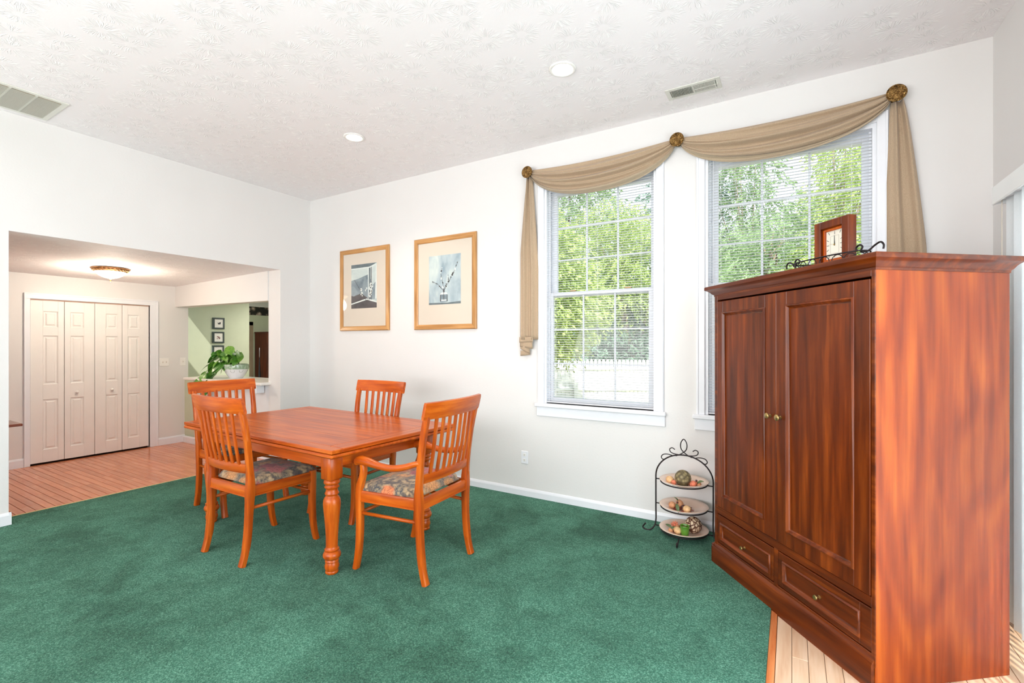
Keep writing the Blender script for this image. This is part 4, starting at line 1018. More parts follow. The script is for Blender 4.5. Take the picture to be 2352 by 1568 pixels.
def layer(mb, poly, k, mi): mb.prism(poly, 'y', -0.0122-0.00025*k, -0.0119-0.00025*(k-1), mi)
def stroke(mb, p, q, wd, k, mi):
    d = Vector((q[0]-p[0], q[1]-p[1])).normalized(); n_ = Vector((-d.y, d.x))*wd/2
    layer(mb, [(p[0]-n_.x, p[1]-n_.y), (q[0]-n_.x*0.6, q[1]-n_.y*0.6), (q[0]+n_.x*0.6, q[1]+n_.y*0.6), (p[0]+n_.x, p[1]+n_.y)], k, mi)
def dot(mb, c, r_, k, mi, e=1.0, n_=8): layer(mb, [(c[0]+r_*math.cos(2*PI*i/n_), c[1]+r_*e*math.sin(2*PI*i/n_)) for i in range(n_)], k, mi)
def art1(a0, a1, b0, b1):
    mb = MB(); w, h = a1-a0, b1-b0; P = lambda u, v: (a0+w*u, b0+h*v)
    layer(mb, [P(0, 0), P(1, 0), P(1, 1), P(0, 1)], 1, 0)
    layer(mb, [P(0, 0.12), P(0.98, 0.2), P(0.98, 0.6), P(0.85, 0.5), P(0.7, 0.76), P(0.3, 0.68), P(0, 0.64)], 2, 2)
    layer(mb, [P(0, 0.12), P(0.7, 0.2), P(0.4, 0.34), P(0.1, 0.28), P(0, 0.3)], 3, 3)
    layer(mb, [P(0, 0.92), P(0.72, 0.92), P(1, 1), P(0, 1)], 3, 1)
    layer(mb, [P(0, 0.89), P(0.74, 0.90), P(1, 0.95), P(1, 0.98), P(0.72, 0.925), P(0, 0.915)], 4, 4)
    layer(mb, [P(0.70, 0.18), P(0.76, 0.18), P(0.76, 0.90), P(0.70, 0.90)], 4, 1)
    layer(mb, [P(0.665, 0.18), P(0.70, 0.18), P(0.70, 0.90), P(0.665, 0.90)], 5, 4)
    layer(mb, [P(0.78, 0.18), P(0.80, 0.18), P(0.80, 0.92), P(0.78, 0.91)], 5, 3)
    layer(mb, [P(0.94, 0.2), P(1, 0.2), P(1, 0.97), P(0.97, 0.95)], 5, 4)
    layer(mb, [P(0, 0), P(1, 0), P(1, 0.12), P(0.62, 0.19), P(0, 0.10)], 5, 3)
    layer(mb, [P(0, 0.09), P(0.62, 0.185), P(0.62, 0.215), P(0, 0.115)], 6, 4)
    layer(mb, [P(0.62, 0.185), P(1, 0.11), P(1, 0.145), P(0.62, 0.215)], 6, 4)
    stroke(mb, P(0.64, 0.12), P(0.12, 0.66), 0.006, 7, 5); stroke(mb, P(0.66, 0.12), P(0.76, 0.52), 0.006, 7, 5); stroke(mb, P(0.7, 0.14), P(0.86, 0.46), 0.004, 7, 5)
    rn = random.Random(3)
    for (u, v, r_) in ((0.40, 0.42, 0.018), (0.42, 0.33, 0.022), (0.44, 0.30, 0.016), (0.78, 0.52, 0.022), (0.76, 0.44, 0.024), (0.80, 0.38, 0.02), (0.77, 0.32, 0.022), (0.74, 0.27, 0.018), (0.84, 0.48, 0.014), (0.62, 0.44, 0.012), (0.58, 0.40, 0.012)):
        dot(mb, P(u, v), r_, 8, 4, 1.1); 
        for _ in range(2): dot(mb, P(u+rn.uniform(-.03, .03), v+rn.uniform(-.02, .02)), r_*0.35, 9, 5)
    return mb, PG
def art2(a0, a1, b0, b1):
    mb = MB(); w, h = a1-a0, b1-b0; P = lambda u, v: (a0+w*u, b0+h*v)
    layer(mb, [P(0, 0), P(1, 0), P(1, 1), P(0, 1)], 1, 6)
    layer(mb, [P(0, 0), P(1, 0), P(1, 0.05), P(0.6, 0.03), P(0, 0.04)], 2, 1)
    layer(mb, [P(0.36, 0.05), P(0.60, 0.05), P(0.60, 0.18), P(0.56, 0.235), P(0.40, 0.235), P(0.36, 0.18)], 3, 2)
    layer(mb, [P(0.40, 0.07), P(0.56, 0.07), P(0.56, 0.095), P(0.40, 0.095)], 4, 4); layer(mb, [P(0.36, 0.20), P(0.60, 0.20), P(0.56, 0.24), P(0.40, 0.24)], 4, 4)
    for u in (0.37, 0.58): stroke(mb, P(u, 0.06), P(u, 0.2), 0.010, 4, 3)
    stroke(mb, P(0.48, 0.09), P(0.48, 0.24), 0.008, 5, 5)
    layer(mb, [P(0.455, 0.24), P(0.50, 0.24), P(0.50, 0.30), P(0.455, 0.30)], 4, 3)
    segs = [((0.475, 0.28), (0.42, 0.52)), ((0.42, 0.52), (0.38, 0.64)), ((0.38, 0.64), (0.43, 0.75)), ((0.48, 0.28), (0.66, 0.48)), ((0.66, 0.48), (0.80, 0.66)), ((0.80, 0.66), (0.92, 0.84)), ((0.46, 0.28), (0.28, 0.42)), ((0.28, 0.42), (0.10, 0.48)), ((0.50, 0.30), (0.56, 0.42)), ((0.62, 0.45), (0.61, 0.60))]
    rn = random.Random(5)
    for p, q in segs:
        stroke(mb, P(*p), P(*q), 0.0045, 6, 5)
        for k in range(6):
            f = rn.random(); u = p[0]+(q[0]-p[0])*f+rn.uniform(-.015, .015); v = p[1]+(q[1]-p[1])*f+rn.uniform(-.012, .012)
            dot(mb, P(u, v), rn.uniform(0.003, 0.007), 7, rn.choice((5, 4, 3)), 1.3, 6)
    for (u, v) in ((0.74, 0.58), (0.76, 0.61), (0.83, 0.69), (0.45, 0.34), (0.40, 0.52)): dot(mb, P(u, v), 0.011, 8, 5 if u > 0.7 and v < 0.65 else 4)
    return mb, PG
picture('framed_print', 'left framed grey print of blossoms before a window', 0.619, 1.470, 1.654, 2.662, 0.820, 1.262, 1.928, 2.468, art1)
picture('framed_print', 'right framed print of twigs in a square glass vase', 1.864, 2.717, 1.650, 2.663, 2.075, 2.514, 1.923, 2.458, art2)
# three small frames on the kitchen wall
SF = plain('dark_green_grey_frame', (62, 74, 74), 0.4)
WH = plain('white_paper', (236, 234, 230), 0.7, noise_amt=0.01)
for i, z in enumerate((1.850, 1.602, 1.362)):
    t = thing('small_picture', ('topmost', 'middle', 'lowest')[i]+' of three small dark framed pictures on the green kitchen wall', 'picture', (KX, 0.476-0.004*i, z), group='small pictures on the green wall')
    s = 0.10; b = MB()
    b.box(0, 0.02, -s, -s+0.034, -s, s, 0.002).box(0, 0.02, s-0.022, s, -s, s, 0.002).box(0, 0.02, -s+0.034, s-0.022, -s, -s+0.026, 0.002).box(0, 0.02, -s+0.034, s-0.022, s-0.026, s, 0.002)
    b.build('frame', SF, t); MB().box(0.002, 0.010, -s+0.03, s-0.02, -s+0.02, s-0.02).build('mat_board', WH, t)
    ink = [plain('ink_dark', (70, 70, 76), 0.7, noise_amt=0.4, nscale=60), plain('ink_rose', (130, 92, 92), 0.7, noise_amt=0.4, nscale=60)][1 if i == 1 else 0]
    b = MB(); rn = random.Random(i)
    for k in range(9): yy = 0.006+rn.uniform(-.026, .026); zz = rn.uniform(-.022, .018); b.box(0.0100, 0.0106+0.00003*k, yy-0.012, yy+0.012, zz-0.005, zz+0.005)
    b.build('sketch', ink, t)

# ------------------------------------------------------------------ POTTED PLANT on the counter
pt = thing('potted_plant', 'trailing green plant in a white pot with green glazed rim on the counter', 'plant', (-1.34, -0.235, 1.0))
m = Mat('glazed_pot'); m.set(Roughness=0.15, Coat_Weight=0.5)
s3 = m.node('ShaderNodeSeparateXYZ'); m.l.new(m.coord(), s3.inputs[0])
gn = m.ramp(m.noise(m.coord(), 30, 3), [(0.3, lin((120, 150, 120))), (0.7, lin((188, 206, 190)))])
m.color(m.mix(m.ramp(s3.outputs['Z'], [(0.128, (0, 0, 0)), (0.132, (1, 1, 1))]), lin((226, 228, 234)), gn)); POTM = m.m
MB().lathe([(0.0001, 0), (0.085, 0), (0.090, 0.006), (0.130, 0.07), (0.158, 0.13), (0.166, 0.165), (0.158, 0.192), (0.160, 0.200), (0.150, 0.200), (0.148, 0.17), (0.0001, 0.165)], n=36, cap=False).build('pot', POTM, pt, auto=60)
pp_ = [o for o in bpy.data.objects if o.name == 'pot'][0]
for k in range(5):
    a = -PI/2+(k-2)*0.75; c = Vector((0.152*math.cos(a), 0.152*math.sin(a), 0.105)); tg = Vector((-math.sin(a), math.cos(a), 0)); nrm = Vector((math.cos(a), math.sin(a), -0.4)).normalized(); up = tg.cross(nrm)
    b = MB()
    for rr, w_ in ((0.026, 0.0022), (0.013, 0.002)): b.tube([c-nrm*0.008+tg*rr*math.cos(q)+up*rr*math.sin(q) for q in [2*PI*j/18 for j in range(18)]], w_, 5, True)
    b.build('glaze_ring', plain('grey_glaze', (120, 128, 120), 0.3), pp_, smooth=True)
MB().lathe([(0.0001, 0.160), (0.147, 0.160), (0.147, 0.166), (0.0001, 0.168)], n=24, cap=False).build('soil', plain('potting_soil', (50, 40, 30), 0.95), pt)
m = Mat('pothos_leaf'); m.set(Roughness=0.35, Coat_Weight=0.15); inf = m.node('ShaderNodeObjectInfo')
m.color(m.mix(m.ramp(inf.outputs['Random'], [(0, (0.0, 0, 0)), (1, (1, 1, 1))]), m.ramp(m.noise(m.coord(), 18, 3), [(0.3, lin((28, 84, 18))), (0.7, lin((60, 124, 34)))]), m.ramp(m.noise(m.coord(), 22, 3), [(0.3, lin((62, 128, 28))), (0.7, lin((134, 182, 74)))]))); PLEAF = m.m
def heart(L):
    def fn(u, v):
        s_ = 2*v-1; w = L*0.42*(math.sin(PI*min(1, (u*0.93+0.07)))**0.65)*(1.15-0.75*u)
        back = -L*0.12*abs(s_)*max(0, 1-u*3)
        return (L*u+back, w*s_, -L*0.28*u*u+abs(s_)*L*0.07*(1-u))
    mb = MB().grid(fn, 8, 6); return mb
lm = [heart(L).mesh('leaf', PLEAF, smooth=True) for L in (0.11, 0.15, 0.18)]
rn = random.Random(21)
stems = [((-0.02, -0.02), (-0.14, -0.13, 0.30), (-0.32, -0.20, 0.30), (-0.45, -0.26, 0.16)), ((0, -0.05), (-0.10, -0.16, 0.26), (-0.24, -0.26, 0.12), (-0.34, -0.34, -0.06)), ((-0.03, 0), (-0.14, -0.06, 0.34), (-0.27, -0.14, 0.38), (-0.40, -0.2, 0.36)),
         ((0.0, 0.02), (-0.03, 0.0, 0.36), (-0.06, -0.05, 0.44), (-0.10, -0.1, 0.42)), ((0.05, 0), (0.10, -0.02, 0.30), (0.16, -0.08, 0.34), (0.22, -0.12, 0.28)), ((0.03, 0.02), (0.06, 0.03, 0.32), (0.10, 0.0, 0.36), (0.16, -0.03, 0.37)),
         ((-0.05, -0.06), (-0.18, -0.2, 0.22), (-0.28, -0.32, 0.02), (-0.30, -0.38, -0.20)), ((-0.06, -0.03), (-0.20, -0.18, 0.26), (-0.34, -0.30, 0.12), (-0.50, -0.36, -0.04)), ((-0.02, -0.06), (-0.10, -0.2, 0.2), (-0.18, -0.30, 0.04), (-0.20, -0.38, -0.16))]
STM = plain('plant_stem', (96, 140, 60), 0.5)
for st in stems:
    path = bez([(st[0][0], st[0][1], 0.165)]+[(a*0.72, b_*0.8, c) for (a, b_, c) in st[1:]], 7)
    MB().tube(path, 0.0035, 6).build('stem', STM, pt, smooth=True)
    for k in range(4, len(path), 3):
        o = link('leaf', rn.choice(lm), pt); o.location = path[k]
        o.rotation_euler = (rn.uniform(-0.6, 0.6), rn.uniform(0.1, 0.9), rn.uniform(-2.9, -0.2))
        o.scale = (1, 1, 1)

# ------------------------------------------------------------------ beyond the kitchen corner
KF = -4.5
m = Mat('floral_wall_border'); m.set(Roughness=0.7); v = m.node('ShaderNodeTexVoronoi'); v.inputs['Scale'].default_value = 9
m.l.new(m.coord(), v.inputs['Vector']); w_ = m.noise(m.coord(), 26, 4, 0.7, 2)
m.color(m.ramp(m.math('ADD', m.math('MULTIPLY', v.outputs['Distance'], 0.6), m.math('MULTIPLY', w_, 0.6)), [(0.30, lin((206, 196, 186))), (0.48, lin((150, 130, 120))), (0.56, lin((38, 40, 36))), (0.7, lin((26, 28, 26)))]))
MB().box(KF, KF+0.004, 1.0, 3.5, 2.110, 2.292).build('trim_3', m.m, kind='structure', label='dark floral wallpaper border below the kitchen ceiling')
MB().box(KF, KF+0.03, 1.0, 3.5, 2.292, 2.40, 0.004).build('trim_4', TRIM, kind='structure')
m = MB().box(KF, KF+0.035, 1.755, 1.853, 0, 1.962, 0.004).box(KF, KF+0.035, 1.00, 1.853, 1.88, 1.962, 0.004).box(KF, KF+0.015, 1.0, 1.755, 0, 1.88)
m.build('door_3', plain('taupe_door_paint', (146, 130, 108), 0.5), kind='structure', label='taupe door frame past the green wall')
t = thing('wardrobe', 'dark brown wooden cabinet seen past the kitchen corner', 'cabinet', (KF+0.02, 1.895, 0))
MB().box(0, 0.45, 0.0, 0.9, 0, 1.72, 0.004).build('carcass', wood('dark_walnut', ((54, 22, 12), (88, 40, 20), (112, 56, 30)), 'z', 0.35, 0.3), t)
MB().box(-0.0, 0.47, -0.015, 0.915, 1.72, 1.745, 0.004).build('top', wood('dark_walnut_top', ((54, 22, 12), (78, 36, 20), (92, 46, 26)), 'y', 0.35, 0.3), t)
MB().box(0.45, 0.466, 0.03, 0.44, 0.1, 1.68, 0.003).build('door', bpy.data.materials['dark_walnut'], t); MB().box(0.45, 0.466, 0.46, 0.87, 0.1, 1.68, 0.003).build('door', bpy.data.materials['dark_walnut'], t)
t = thing('golf_umbrella', 'closed black umbrella leaning on the dark cabinet', 'umbrella', (KF+0.30, 1.830, 0))
MB().lathe([(0.0001, 0.0), (0.006, 0.0), (0.010, 0.06), (0.030, 0.55), (0.026, 0.80), (0.010, 1.18), (0.0001, 1.22)], n=14, cap=False).build('canopy', plain('black_nylon', (26, 26, 30), 0.5), t, smooth=True)
MB().lathe([(0.0001, 1.2), (0.008, 1.2), (0.008, 1.40), (0.0001, 1.41)], n=10, cap=False).build('shaft', plain('grey_shaft', (170, 172, 176), 0.3, 0.6), t, smooth=True)
# console table behind the left wall end
t = thing('console_table', 'dark wooden side table mostly hidden behind the left wall end', 'table', (-0.43, -3.055, 0))
WC = wood('console_wood', ((92, 36, 16), (134, 58, 26), (160, 76, 38)), 'y', 0.3, 0.4)
MB().box(-0.17, 0.17, -0.42, 0.385, 0.775, 0.797, 0.004).build('table_top', WC, t); MB().box(-0.14, 0.14, -0.38, 0.265, 0.70, 0.775).build('apron', WC, t)
for sx in (-1, 1):
    for yy in (-0.36, 0.245): MB().box(sx*0.13-0.018, sx*0.13+0.018, yy-0.018, yy+0.018, 0, 0.70, 0.003).build('leg', WC, t)

# ------------------------------------------------------------------ SWITCHES, OUTLET
PLW = plain('white_plastic_plate', (0.84, 0.83, 0.80), 0.3, noise_amt=0.01)
t = thing('wall_outlet', 'white duplex power outlet low on the back wall', 'outlet', (3.284, 0, 0.385))
MB().box(-0.038, 0.038, -0.006, 0, -0.062, 0.062, 0.003).build('cover_plate', TRIM, t)
for s_ in (-1, 1):
    rc = MB().box(-0.016, 0.016, -0.0085, -0.005, s_*0.026-0.014, s_*0.026+0.014, 0.003).build('receptacle', PLW, t)
    b = MB()
    for dx in (-0.006, 0.006): b.box(dx-0.0012, dx+0.0012, -0.0090, -0.0080, s_*0.026-0.002, s_*0.026+0.007)
    b.box(-0.0025, 0.0025, -0.0090, -0.0080, s_*0.026-0.010, s_*0.026-0.006); b.build('slots', BLK, rc)
for (yy, n_, lab) in ((-0.670, 2, 'double white light switch beside the closet casing'), (-0.425, 1, 'single white light switch at the kitchen corner')):
    t = thing('light_switch', lab, 'switch', (HX, yy, 1.222), group='light switches on the hall wall')
    hw = 0.040 if n_ == 1 else 0.062
    MB().box(0, 0.006, -hw, hw, -0.062, 0.062, 0.003).build('cover_plate', PLW, t)
    for k in range(n_): yc = (k-(n_-1)/2)*0.046; MB().box(0.005, 0.016, yc-0.005, yc+0.005, -0.012, 0.010, 0.002).build('toggle', plain('toggle_cream', (214, 206, 196), 0.3), t)

# ------------------------------------------------------------------ CEILING FIXTURES
for (x, y, lab) in ((4.168, -1.048, 'recessed ceiling light nearer the windows'), (2.070, -1.045, 'recessed ceiling light above the dining table')):
    t = thing('recessed_light', lab, 'ceiling light', (x, y, HC), group='recessed lights in the main ceiling')
    MB().lathe([(0.070, -0.001), (0.094, -0.001), (0.094, -0.005), (0.086, -0.009), (0.072, -0.008), (0.070, -0.001)], n=36, cap=False).build('trim_ring', PLW, t, smooth=True)
    MB().lathe([(0.0001, -0.004), (0.05, -0.007), (0.070, -0.003)], n=32, cap=False).build('lamp', LAMPGLOW, t, smooth=True)
    light('recessed_lamp_beam', 'SPOT', (x, y, HC-0.03), 46, (1.0, 0.86, 0.70), (0, 0, 0), 0.06, spot=R(125)).parent = None
t = thing('ceiling_light', 'flush dome ceiling light with bronze rim in the hall', 'ceiling light', (-1.42, -1.66, 2.385))
MB().lathe([(0.0001, 0.0), (0.185, 0.0), (0.185, -0.008), (0.170, -0.022), (0.150, -0.040), (0.145, -0.040), (0.145, -0.005)], n=40, cap=False).build('rim', BRONZE, t, auto=40)
b = MB()
for k in range(28):
    a = 2*PI*k/28; c = Vector((0.166*math.cos(a), 0.166*math.sin(a), -0.026)); tg = Vector((-math.sin(a), math.cos(a), 0)); 
    b.tube([c+tg*(-0.014)+Vector((0, 0, 0.006)), c+Vector((0.004*math.cos(a), 0.004*math.sin(a), -0.001)), c+tg*0.014+Vector((0, 0, -0.008))], 0.0035, 5)
b.build('rim_scrolls', plain('light_bronze', (206, 166, 116), 0.4, 0.6), t, smooth=True)
MB().lathe([(0.0001, -0.118), (0.035, -0.115), (0.075, -0.102), (0.110, -0.082), (0.135, -0.058), (0.147, -0.038)], n=36, cap=False).build('glass_bowl', BOWLGLOW, t, smooth=True)
MB().lathe([(0.0001, -0.160), (0.006, -0.156), (0.007, -0.148), (0.003, -0.142), (0.008, -0.138), (0.004, -0.132), (0.012, -0.126), (0.024, -0.118), (0.024, -0.114), (0.0001, -0.113)], n=16, cap=False).build('finial', BRONZE, t, smooth=True)
light('dome_lamp_glow', 'POINT', (-1.42, -1.66, 2.18), 34, (1.0, 0.86, 0.70), (0, 0, 0), 0.12)
light('kitchen_lamp', 'AREA', (-2.2, 1.6, 2.38), 36, (1.0, 0.95, 0.86), (0, 0, 0), 0.8)
t = thing('ceiling_light', 'white ceiling light in the kitchen hidden by the header', 'ceiling light', (-2.2, 1.6, 2.40)); MB().lathe([(0.0001, 0), (0.2, 0), (0.2, -0.012), (0.0001, -0.014)], n=20, cap=False).build('disc', PLW, t)
# supply vent
VM = plain('vent_enamel', (218, 218, 210), 0.4, noise_amt=0.01)
VD = plain('vent_shadow_gap', (120, 122, 110), 0.7)
t = thing('ceiling_vent', 'slotted white air vent in the ceiling above the windows', 'vent', (4.899, -0.318, HC))
wv, hv = 0.190, 0.082
b = MB().box(-wv, -wv+0.030, -hv, hv, -0.006, 0, 0.002).box(wv-0.030, wv, -hv, hv, -0.006, 0, 0.002).box(-wv+0.03, wv-0.03, -hv, -hv+0.030, -0.006, 0, 0.002).box(-wv+0.03, wv-0.03, hv-0.030, hv, -0.006, 0, 0.002).box(-0.006, 0.006, -hv+0.03, hv-0.03, -0.006, 0)
b.build('frame', VM, t); MB().box(-wv+0.03, wv-0.03, -hv+0.03, hv-0.03, -0.0012, 0).build('duct', plain('duct_dark', (136, 138, 128), 0.8), t)
fm = MB().box(-0.0008, 0.0008, -hv+0.031, hv-0.031, -0.006, 0.006).mesh('louvre', VM)
for s_, tilt in ((-1, -32), (1, 38)):
    for k in range(16):
        o = link('louvre', fm, t); o.location = (s_*(0.012+0.0092*k), 0, -0.0075); o.rotation_euler = (0, R(tilt), 0)
MB().box(0.008, wv-0.03, -0.004, -0.002, -0.013, -0.011).box(wv-0.026, wv-0.022, -0.012, 0.012, -0.02, -0.006).build('damper_lever', VM, t)
# return grille
t = thing('return_grille', 'large louvred return air grille in the ceiling corner at left', 'vent', (0.345, -3.0, HC))
gw, gh = 0.262, 0.392
b = MB().box(-gw, -gw+0.035, -gh, gh, -0.008, 0, 0.002).box(gw-0.035, gw, -gh, gh, -0.008, 0, 0.002).box(-gw+0.035, gw-0.035, -gh, -gh+0.035, -0.008, 0, 0.002).box(-gw+0.035, gw-0.035, gh-0.035, gh, -0.008, 0, 0.002)
for k in (1, 2, 3, 4): yy = -gh+0.035+(2*gh-0.07)*k/5; b.box(-gw+0.035, gw-0.035, yy-0.006, yy+0.006, -0.0075, -0.001)
b.build('frame', VM, t); MB().box(-gw+0.035, gw-0.035, -gh+0.035, gh-0.035, -0.0012, 0).build('duct', plain('duct_tan', (196, 184, 164), 0.8), t)
fm = MB().box(-0.0007, 0.0007, -gh+0.035, gh-0.035, -0.006, 0.006).mesh('louvre', VM)
for k in range(34):
    o = link('louvre', fm, t); o.location = (-gw+0.042+0.0130*k, 0, -0.0075); o.rotation_euler = (0, R(-48), 0)

# ================================================================== OUTDOORS
MB().add([(-60, 0.17, -0.5), (70, 0.17, -0.5), (70, 90, -0.5), (-60, 90, -0.5)], [(0, 1, 2, 3)]).build('ground', plain('dry_lawn', (186, 186, 150), 0.9, noise_amt=0.3, nscale=2), kind='structure')
MB().add([(6.77, -30, -0.5), (70, -30, -0.5), (70, 0.17, -0.5), (6.77, 0.17, -0.5)], [(0, 1, 2, 3)]).build('patio', plain('pale_patio', (200, 196, 186), 0.9), kind='structure')
MB().box(2.2, 7.4, 0.17, 1.9, -0.5, 0.55).build('deck', plain('white_deck_boards', (226, 222, 214), 0.6), kind='structure') if False else None
Fdir = Vector((2.3275, 1.3847, 0)).normalized(); Fs = Vector((-0.9, 5.77, 0)); fang = math.atan2(Fdir.y, Fdir.x)
fn_ = thing('picket_fence', 'white picket fence with rounded tops across the garden', 'fence', (Fs.x, Fs.y, -0.5), fang)
FW = plain('white_fence_paint', (0.86, 0.86, 0.85), 0.5, noise_amt=0.02)
pk = MB().prism([(-0.042, 0), (0.042, 0), (0.042, 1.50), (0.038, 1.55), (0.022, 1.585), (0.0, 1.60), (-0.022, 1.585), (-0.038, 1.55), (-0.042, 1.50)], 'y', 0, 0.018).mesh('picket', FW)
for k in range(64):
    o = link('picket', pk, fn_); o.location = (0.1*k, 0, 0)
for z_ in (1.38, 0.86): MB().box(-0.1, 6.4, -0.03, 0.0, z_-0.035, z_+0.035, 0.003).build('rail', FW, fn_)
for k in range(4): MB().box(2.1*k-0.05, 2.1*k+0.05, -0.13, -0.03, 0, 1.47, 0.004).build('post', FW, fn_)
MB().box(-0.05, 6.35, 0.020, 0.028, 0, 1.40).build('backing_board', FW, fn_)

def leaf_mat(name, a, b, c):
    m = Mat(name); m.set(Roughness=0.55)
    f = m.noise(m.coord(), 2.6, 4, 0.7); f2 = m.noise(m.coord(), 31, 2)
    col = m.mix(m.ramp(f2, [(0.35, (0, 0, 0)), (0.65, (1, 1, 1))]), m.ramp(f, [(0.3, lin(a)), (0.65, lin(b))]), lin(c)); m.color(col)
    tr = m.node('ShaderNodeBsdfTranslucent'); m.l.new(col, tr.inputs[0]); mx = m.node('ShaderNodeMixShader'); mx.inputs[0].default_value = 0.35
    m.l.new(m.b.outputs[0], mx.inputs[1]); m.l.new(tr.outputs[0], mx.inputs[2]); m.l.new(mx.outputs[0], m.out.inputs[0]); return m.m
LM = [leaf_mat('yellow_green_leaves', (112, 146, 64), (172, 196, 104), (214, 226, 150)), leaf_mat('mid_green_leaves', (88, 124, 70), (140, 170, 112), (184, 206, 156)), leaf_mat('blue_green_leaves', (60, 98, 76), (108, 144, 118), (156, 184, 160))]
BARK = plain('pale_bark', (170, 152, 132), 0.9, noise_amt=0.25, nscale=6, bump=0.01)
BARKD = plain('dark_bark', (84, 66, 54), 0.9, noise_amt=0.3, nscale=6)
def tree(name, label, x, y, h, crown, mat, nleaf, seed, trunk_r=0.12, lean=(0, 0), bark=None, leafL=0.10, nb=7):
    rn = random.Random(seed); g0 = -0.5
    t = thing(name, label, 'tree', (x, y, g0), group='trees beyond the fence')
    topp = Vector((lean[0], lean[1], h*0.72))
    path = bez([(0, 0, -0.05), (lean[0]*0.3+0.05, lean[1]*0.3, h*0.25), (lean[0]*0.65-0.06, lean[1]*0.6, h*0.5), tuple(topp)], 4)
    rad = [trunk_r*(1-0.7*i/(len(path)-1)) for i in range(len(path))]
    MB().tube(path, rad, 9).build('trunk', bark or BARK, t, smooth=True)
    tips = []
    for k in range(nb):
        i = rn.randrange(len(path)//3, len(path)); p0 = path[i]; a = rn.uniform(0, 6.28)
        c = crown[rn.randrange(len(crown))]
        p3 = Vector(c[:3])+Vector((rn.uniform(-.5, .5)*c[3], rn.uniform(-.5, .5)*c[3], rn.uniform(-.3, .5)*c[4]))
        mid = p0.lerp(p3, 0.5)+Vector((0, 0, 0.15))
        bp = bez([tuple(p0), tuple(mid), tuple(p3)], 4); MB().tube(bp, [max(0.008, rad[i]*0.5*(1-0.85*j/(len(bp)-1))) for j in range(len(bp))], 6).build('branch', bark or BARK, t, smooth=True)
    nleaf = int(nleaf*1.7); b = MB(); tot = sum(c[3]*c[3]*c[4] for c in crown)
    for c in crown:
        n_ = int(nleaf*c[3]*c[3]*c[4]/tot)
        # leaves hang in sprays
        ns = max(1, n_//14)
        for _ in range(ns):
            d = Vector((rn.gauss(0, 1), rn.gauss(0, 1), rn.gauss(0, 1))).normalized(); rr = rn.random()**0.45
            p = Vector((c[0]+d.x*c[3]*rr, c[1]+d.y*c[3]*rr, c[2]+d.z*c[4]*rr)); dirn = (Vector((d.x, d.y, -0.35))+Vector((rn.uniform(-.5, .5), rn.uniform(-.5, .5), rn.uniform(-.4, .3)))).normalized()
            for k in range(14):
                q = p+dirn*(0.035*k)+Vector((rn.uniform(-.05, .05), rn.uniform(-.05, .05), rn.uniform(-.05, .05)))
                L = leafL*rn.uniform(0.7, 1.25); w_ = L*0.19
                ld = (dirn+Vector((rn.uniform(-.8, .8), rn.uniform(-.8, .8), rn.uniform(-.8, .4)))).normalized()
                sd = ld.cross(Vector((rn.uniform(-1, 1), rn.uniform(-1, 1), rn.uniform(-1, 1)))).normalized()
                b.v += [tuple(q), tuple(q+ld*L*0.45+sd*w_), tuple(q+ld*L), tuple(q+ld*L*0.45-sd*w_)]
                n0 = len(b.v)-4; b.f.append((n0, n0+1, n0+2, n0+3)); b.m.append(0)
    me = bpy.data.meshes.new('foliage'); me.from_pydata(b.v, [], b.f); me.materials.append(mat); me.update()
    o = link('foliage', me, t); o['kind'] = 'stuff'
    return t
# positions found on the ground behind the fence and before it (camera ray directions from the photograph's layout)
def gp(ux, dist):
    fwd = Vector((-0.5113, 0.8594)); rgt = Vector((0.8594, 0.5113)); d = fwd+rgt*ux; return 5.53+d.x*dist, -4.02+d.y*dist
tx, ty = gp(0.10, 8.2); tree('willow_leaf_tree', 'yellow green tree with narrow leaves filling the left of the left window', tx-0.5, ty+0.3, 4.6, [(0.0, 0, 2.8, 0.95, 1.0), (-0.3, 0.1, 3.8, 0.9, 0.8), (-0.05, -0.2, 2.15, 0.7, 0.4)], LM[0], 15000, 1, 0.07)
tx, ty = gp(0.27, 14.5); tree('slanting_tree', 'tree with a pale slanting trunk behind the middle of the picket fence', tx, ty, 5.5, [(-0.5, 0, 3.6, 1.5, 1.3), (0.3, 0.2, 4.8, 1.3, 1.2), (-0.9, 0, 5.6, 1.2, 1.0)], LM[0], 15000, 2, 0.15, (-0.7, 0.2))
tx, ty = gp(0.12, 17.0); tree('leafy_tree', 'broad mid green tree behind the yellow green one', tx, ty, 7, [(0, 0, 3.0, 2.2, 2.2), (0.5, 0.4, 5.8, 2.0, 1.9), (-1.0, 0, 1.6, 1.6, 1.3), (0, 0, 8.0, 1.6, 1.4)], LM[1], 17000, 3, 0.2, bark=BARKD, leafL=0.15)
tx, ty = gp(0.34, 18.0); tree('dark_tree', 'blue green tree behind the right side of the left window', tx, ty, 7, [(0, 0, 2.6, 2.3, 2.2), (0.3, 0, 5.0, 2.0, 1.7), (0.5, 0, 7.4, 1.5, 1.3)], LM[2], 17000, 4, 0.16, bark=BARK, leafL=0.15)
tx, ty = gp(0.235, 19.5); tree('background_tree', 'dark tree closing the gap behind the fence', tx, ty, 6, [(0, 0, 1.8, 2.4, 2.0), (-0.4, 0, 3.8, 2.2, 1.5)], LM[2], 14000, 5, 0.18, bark=BARKD, leafL=0.17)
tx, ty = gp(0.52, 10.5); tree('twiggy_tree', 'pale trunked tree with bare twigs at the left of the right window', tx, ty, 5.5, [(0, 0, 3.2, 1.1, 1.0), (0.5, 0.1, 4.3, 0.8, 0.7)], LM[1], 7000, 6, 0.10, (0.3, 0), nb=26)
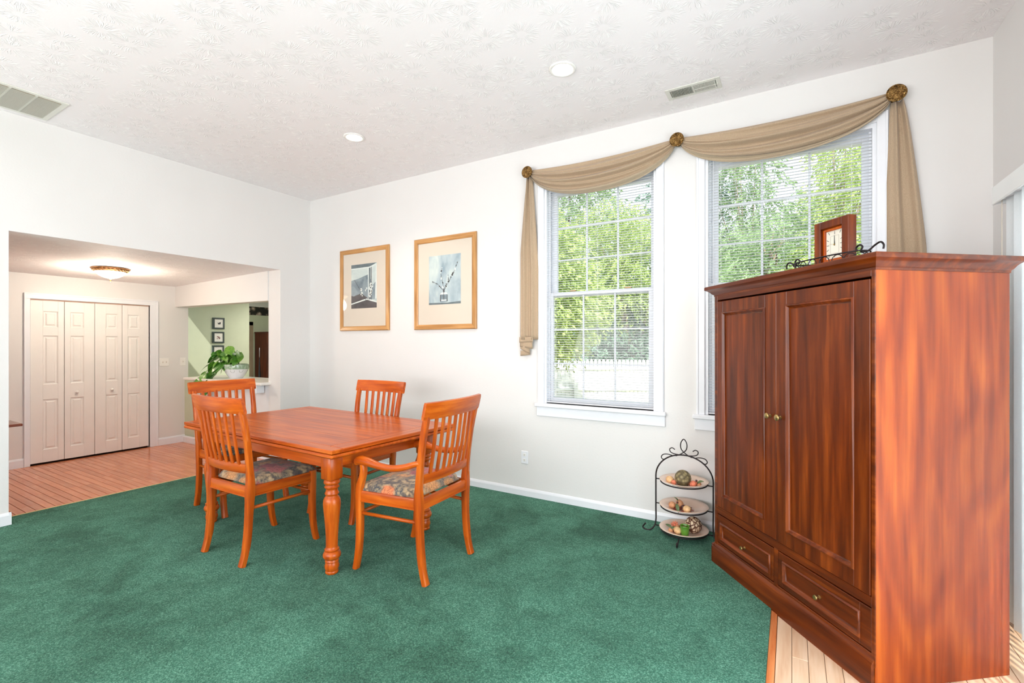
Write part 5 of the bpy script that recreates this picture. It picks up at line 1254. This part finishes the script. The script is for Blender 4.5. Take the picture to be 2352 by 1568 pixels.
tx, ty = gp(0.70, 9.5); tree('bright_tree', 'light green tree at the right of the right window', tx, ty, 6.0, [(0, 0, 3.3, 1.0, 1.2), (0.35, 0.1, 5.0, 0.75, 1.0), (0.0, 0.0, 6.1, 0.5, 0.6)], LM[0], 11000, 7, 0.09, nb=12)
tx, ty = gp(0.60, 13.5); tree('hedge_tree', 'mid green tree behind the clock', tx, ty, 5.2, [(0, 0, 3.0, 1.7, 1.5), (0.8, 0.2, 3.6, 1.2, 1.1), (-1.3, 0, 2.8, 1.2, 1.4)], LM[1], 14000, 8, 0.14, nb=12, leafL=0.12)
tx, ty = gp(0.43, 14.0); tree('hidden_tree', 'green tree seen between the two windows from the side', tx, ty, 5.5, [(0, 0, 3.0, 1.6, 1.7), (0.2, 0.2, 4.6, 1.2, 1.0)], LM[1], 8000, 9, 0.14, leafL=0.13)
tx, ty = gp(0.80, 13.5); tree('right_tree', 'green tree at the far right beyond the right window', tx, ty, 6.2, [(0, 0, 3.2, 1.6, 2.0), (0.2, 0.2, 5.4, 1.1, 1.2)], LM[0], 8000, 10, 0.14, leafL=0.13)

tx, ty = gp(0.20, 15.5); tree('hedge_bush', 'dense dark bush just behind the fence at the left', tx, ty, 3.2, [(0, 0, 1.5, 2.0, 1.4), (1.0, 0.6, 2.2, 1.2, 1.1)], LM[2], 12000, 12, 0.08, bark=BARKD, leafL=0.14)
tx, ty = gp(0.33, 15.0); tree('hedge_bush', 'dense green bush just behind the fence at the right', tx, ty, 3.4, [(0, 0, 1.6, 1.7, 1.4), (0.6, 0.5, 2.6, 1.2, 1.0)], LM[2], 12000, 13, 0.08, bark=BARKD, leafL=0.14)
tx, ty = gp(0.50, 16.5); tree('back_tree', 'tall green tree filling the left half of the right window', tx, ty, 7.5, [(0, 0, 3.2, 2.3, 2.2), (0.3, 0.4, 5.8, 2.1, 1.7), (-0.4, 0, 8.0, 1.7, 1.3)], LM[1], 14000, 14, 0.16, bark=BARK, leafL=0.15)
tx, ty = gp(0.72, 17.5); tree('back_tree', 'tall pale green tree filling the right half of the right window', tx, ty, 8.5, [(0, 0, 3.4, 2.4, 2.4), (0.3, 0.4, 6.4, 2.2, 1.9), (0.8, 0, 9.0, 1.9, 1.5)], LM[0], 14000, 15, 0.16, bark=BARK, leafL=0.15)
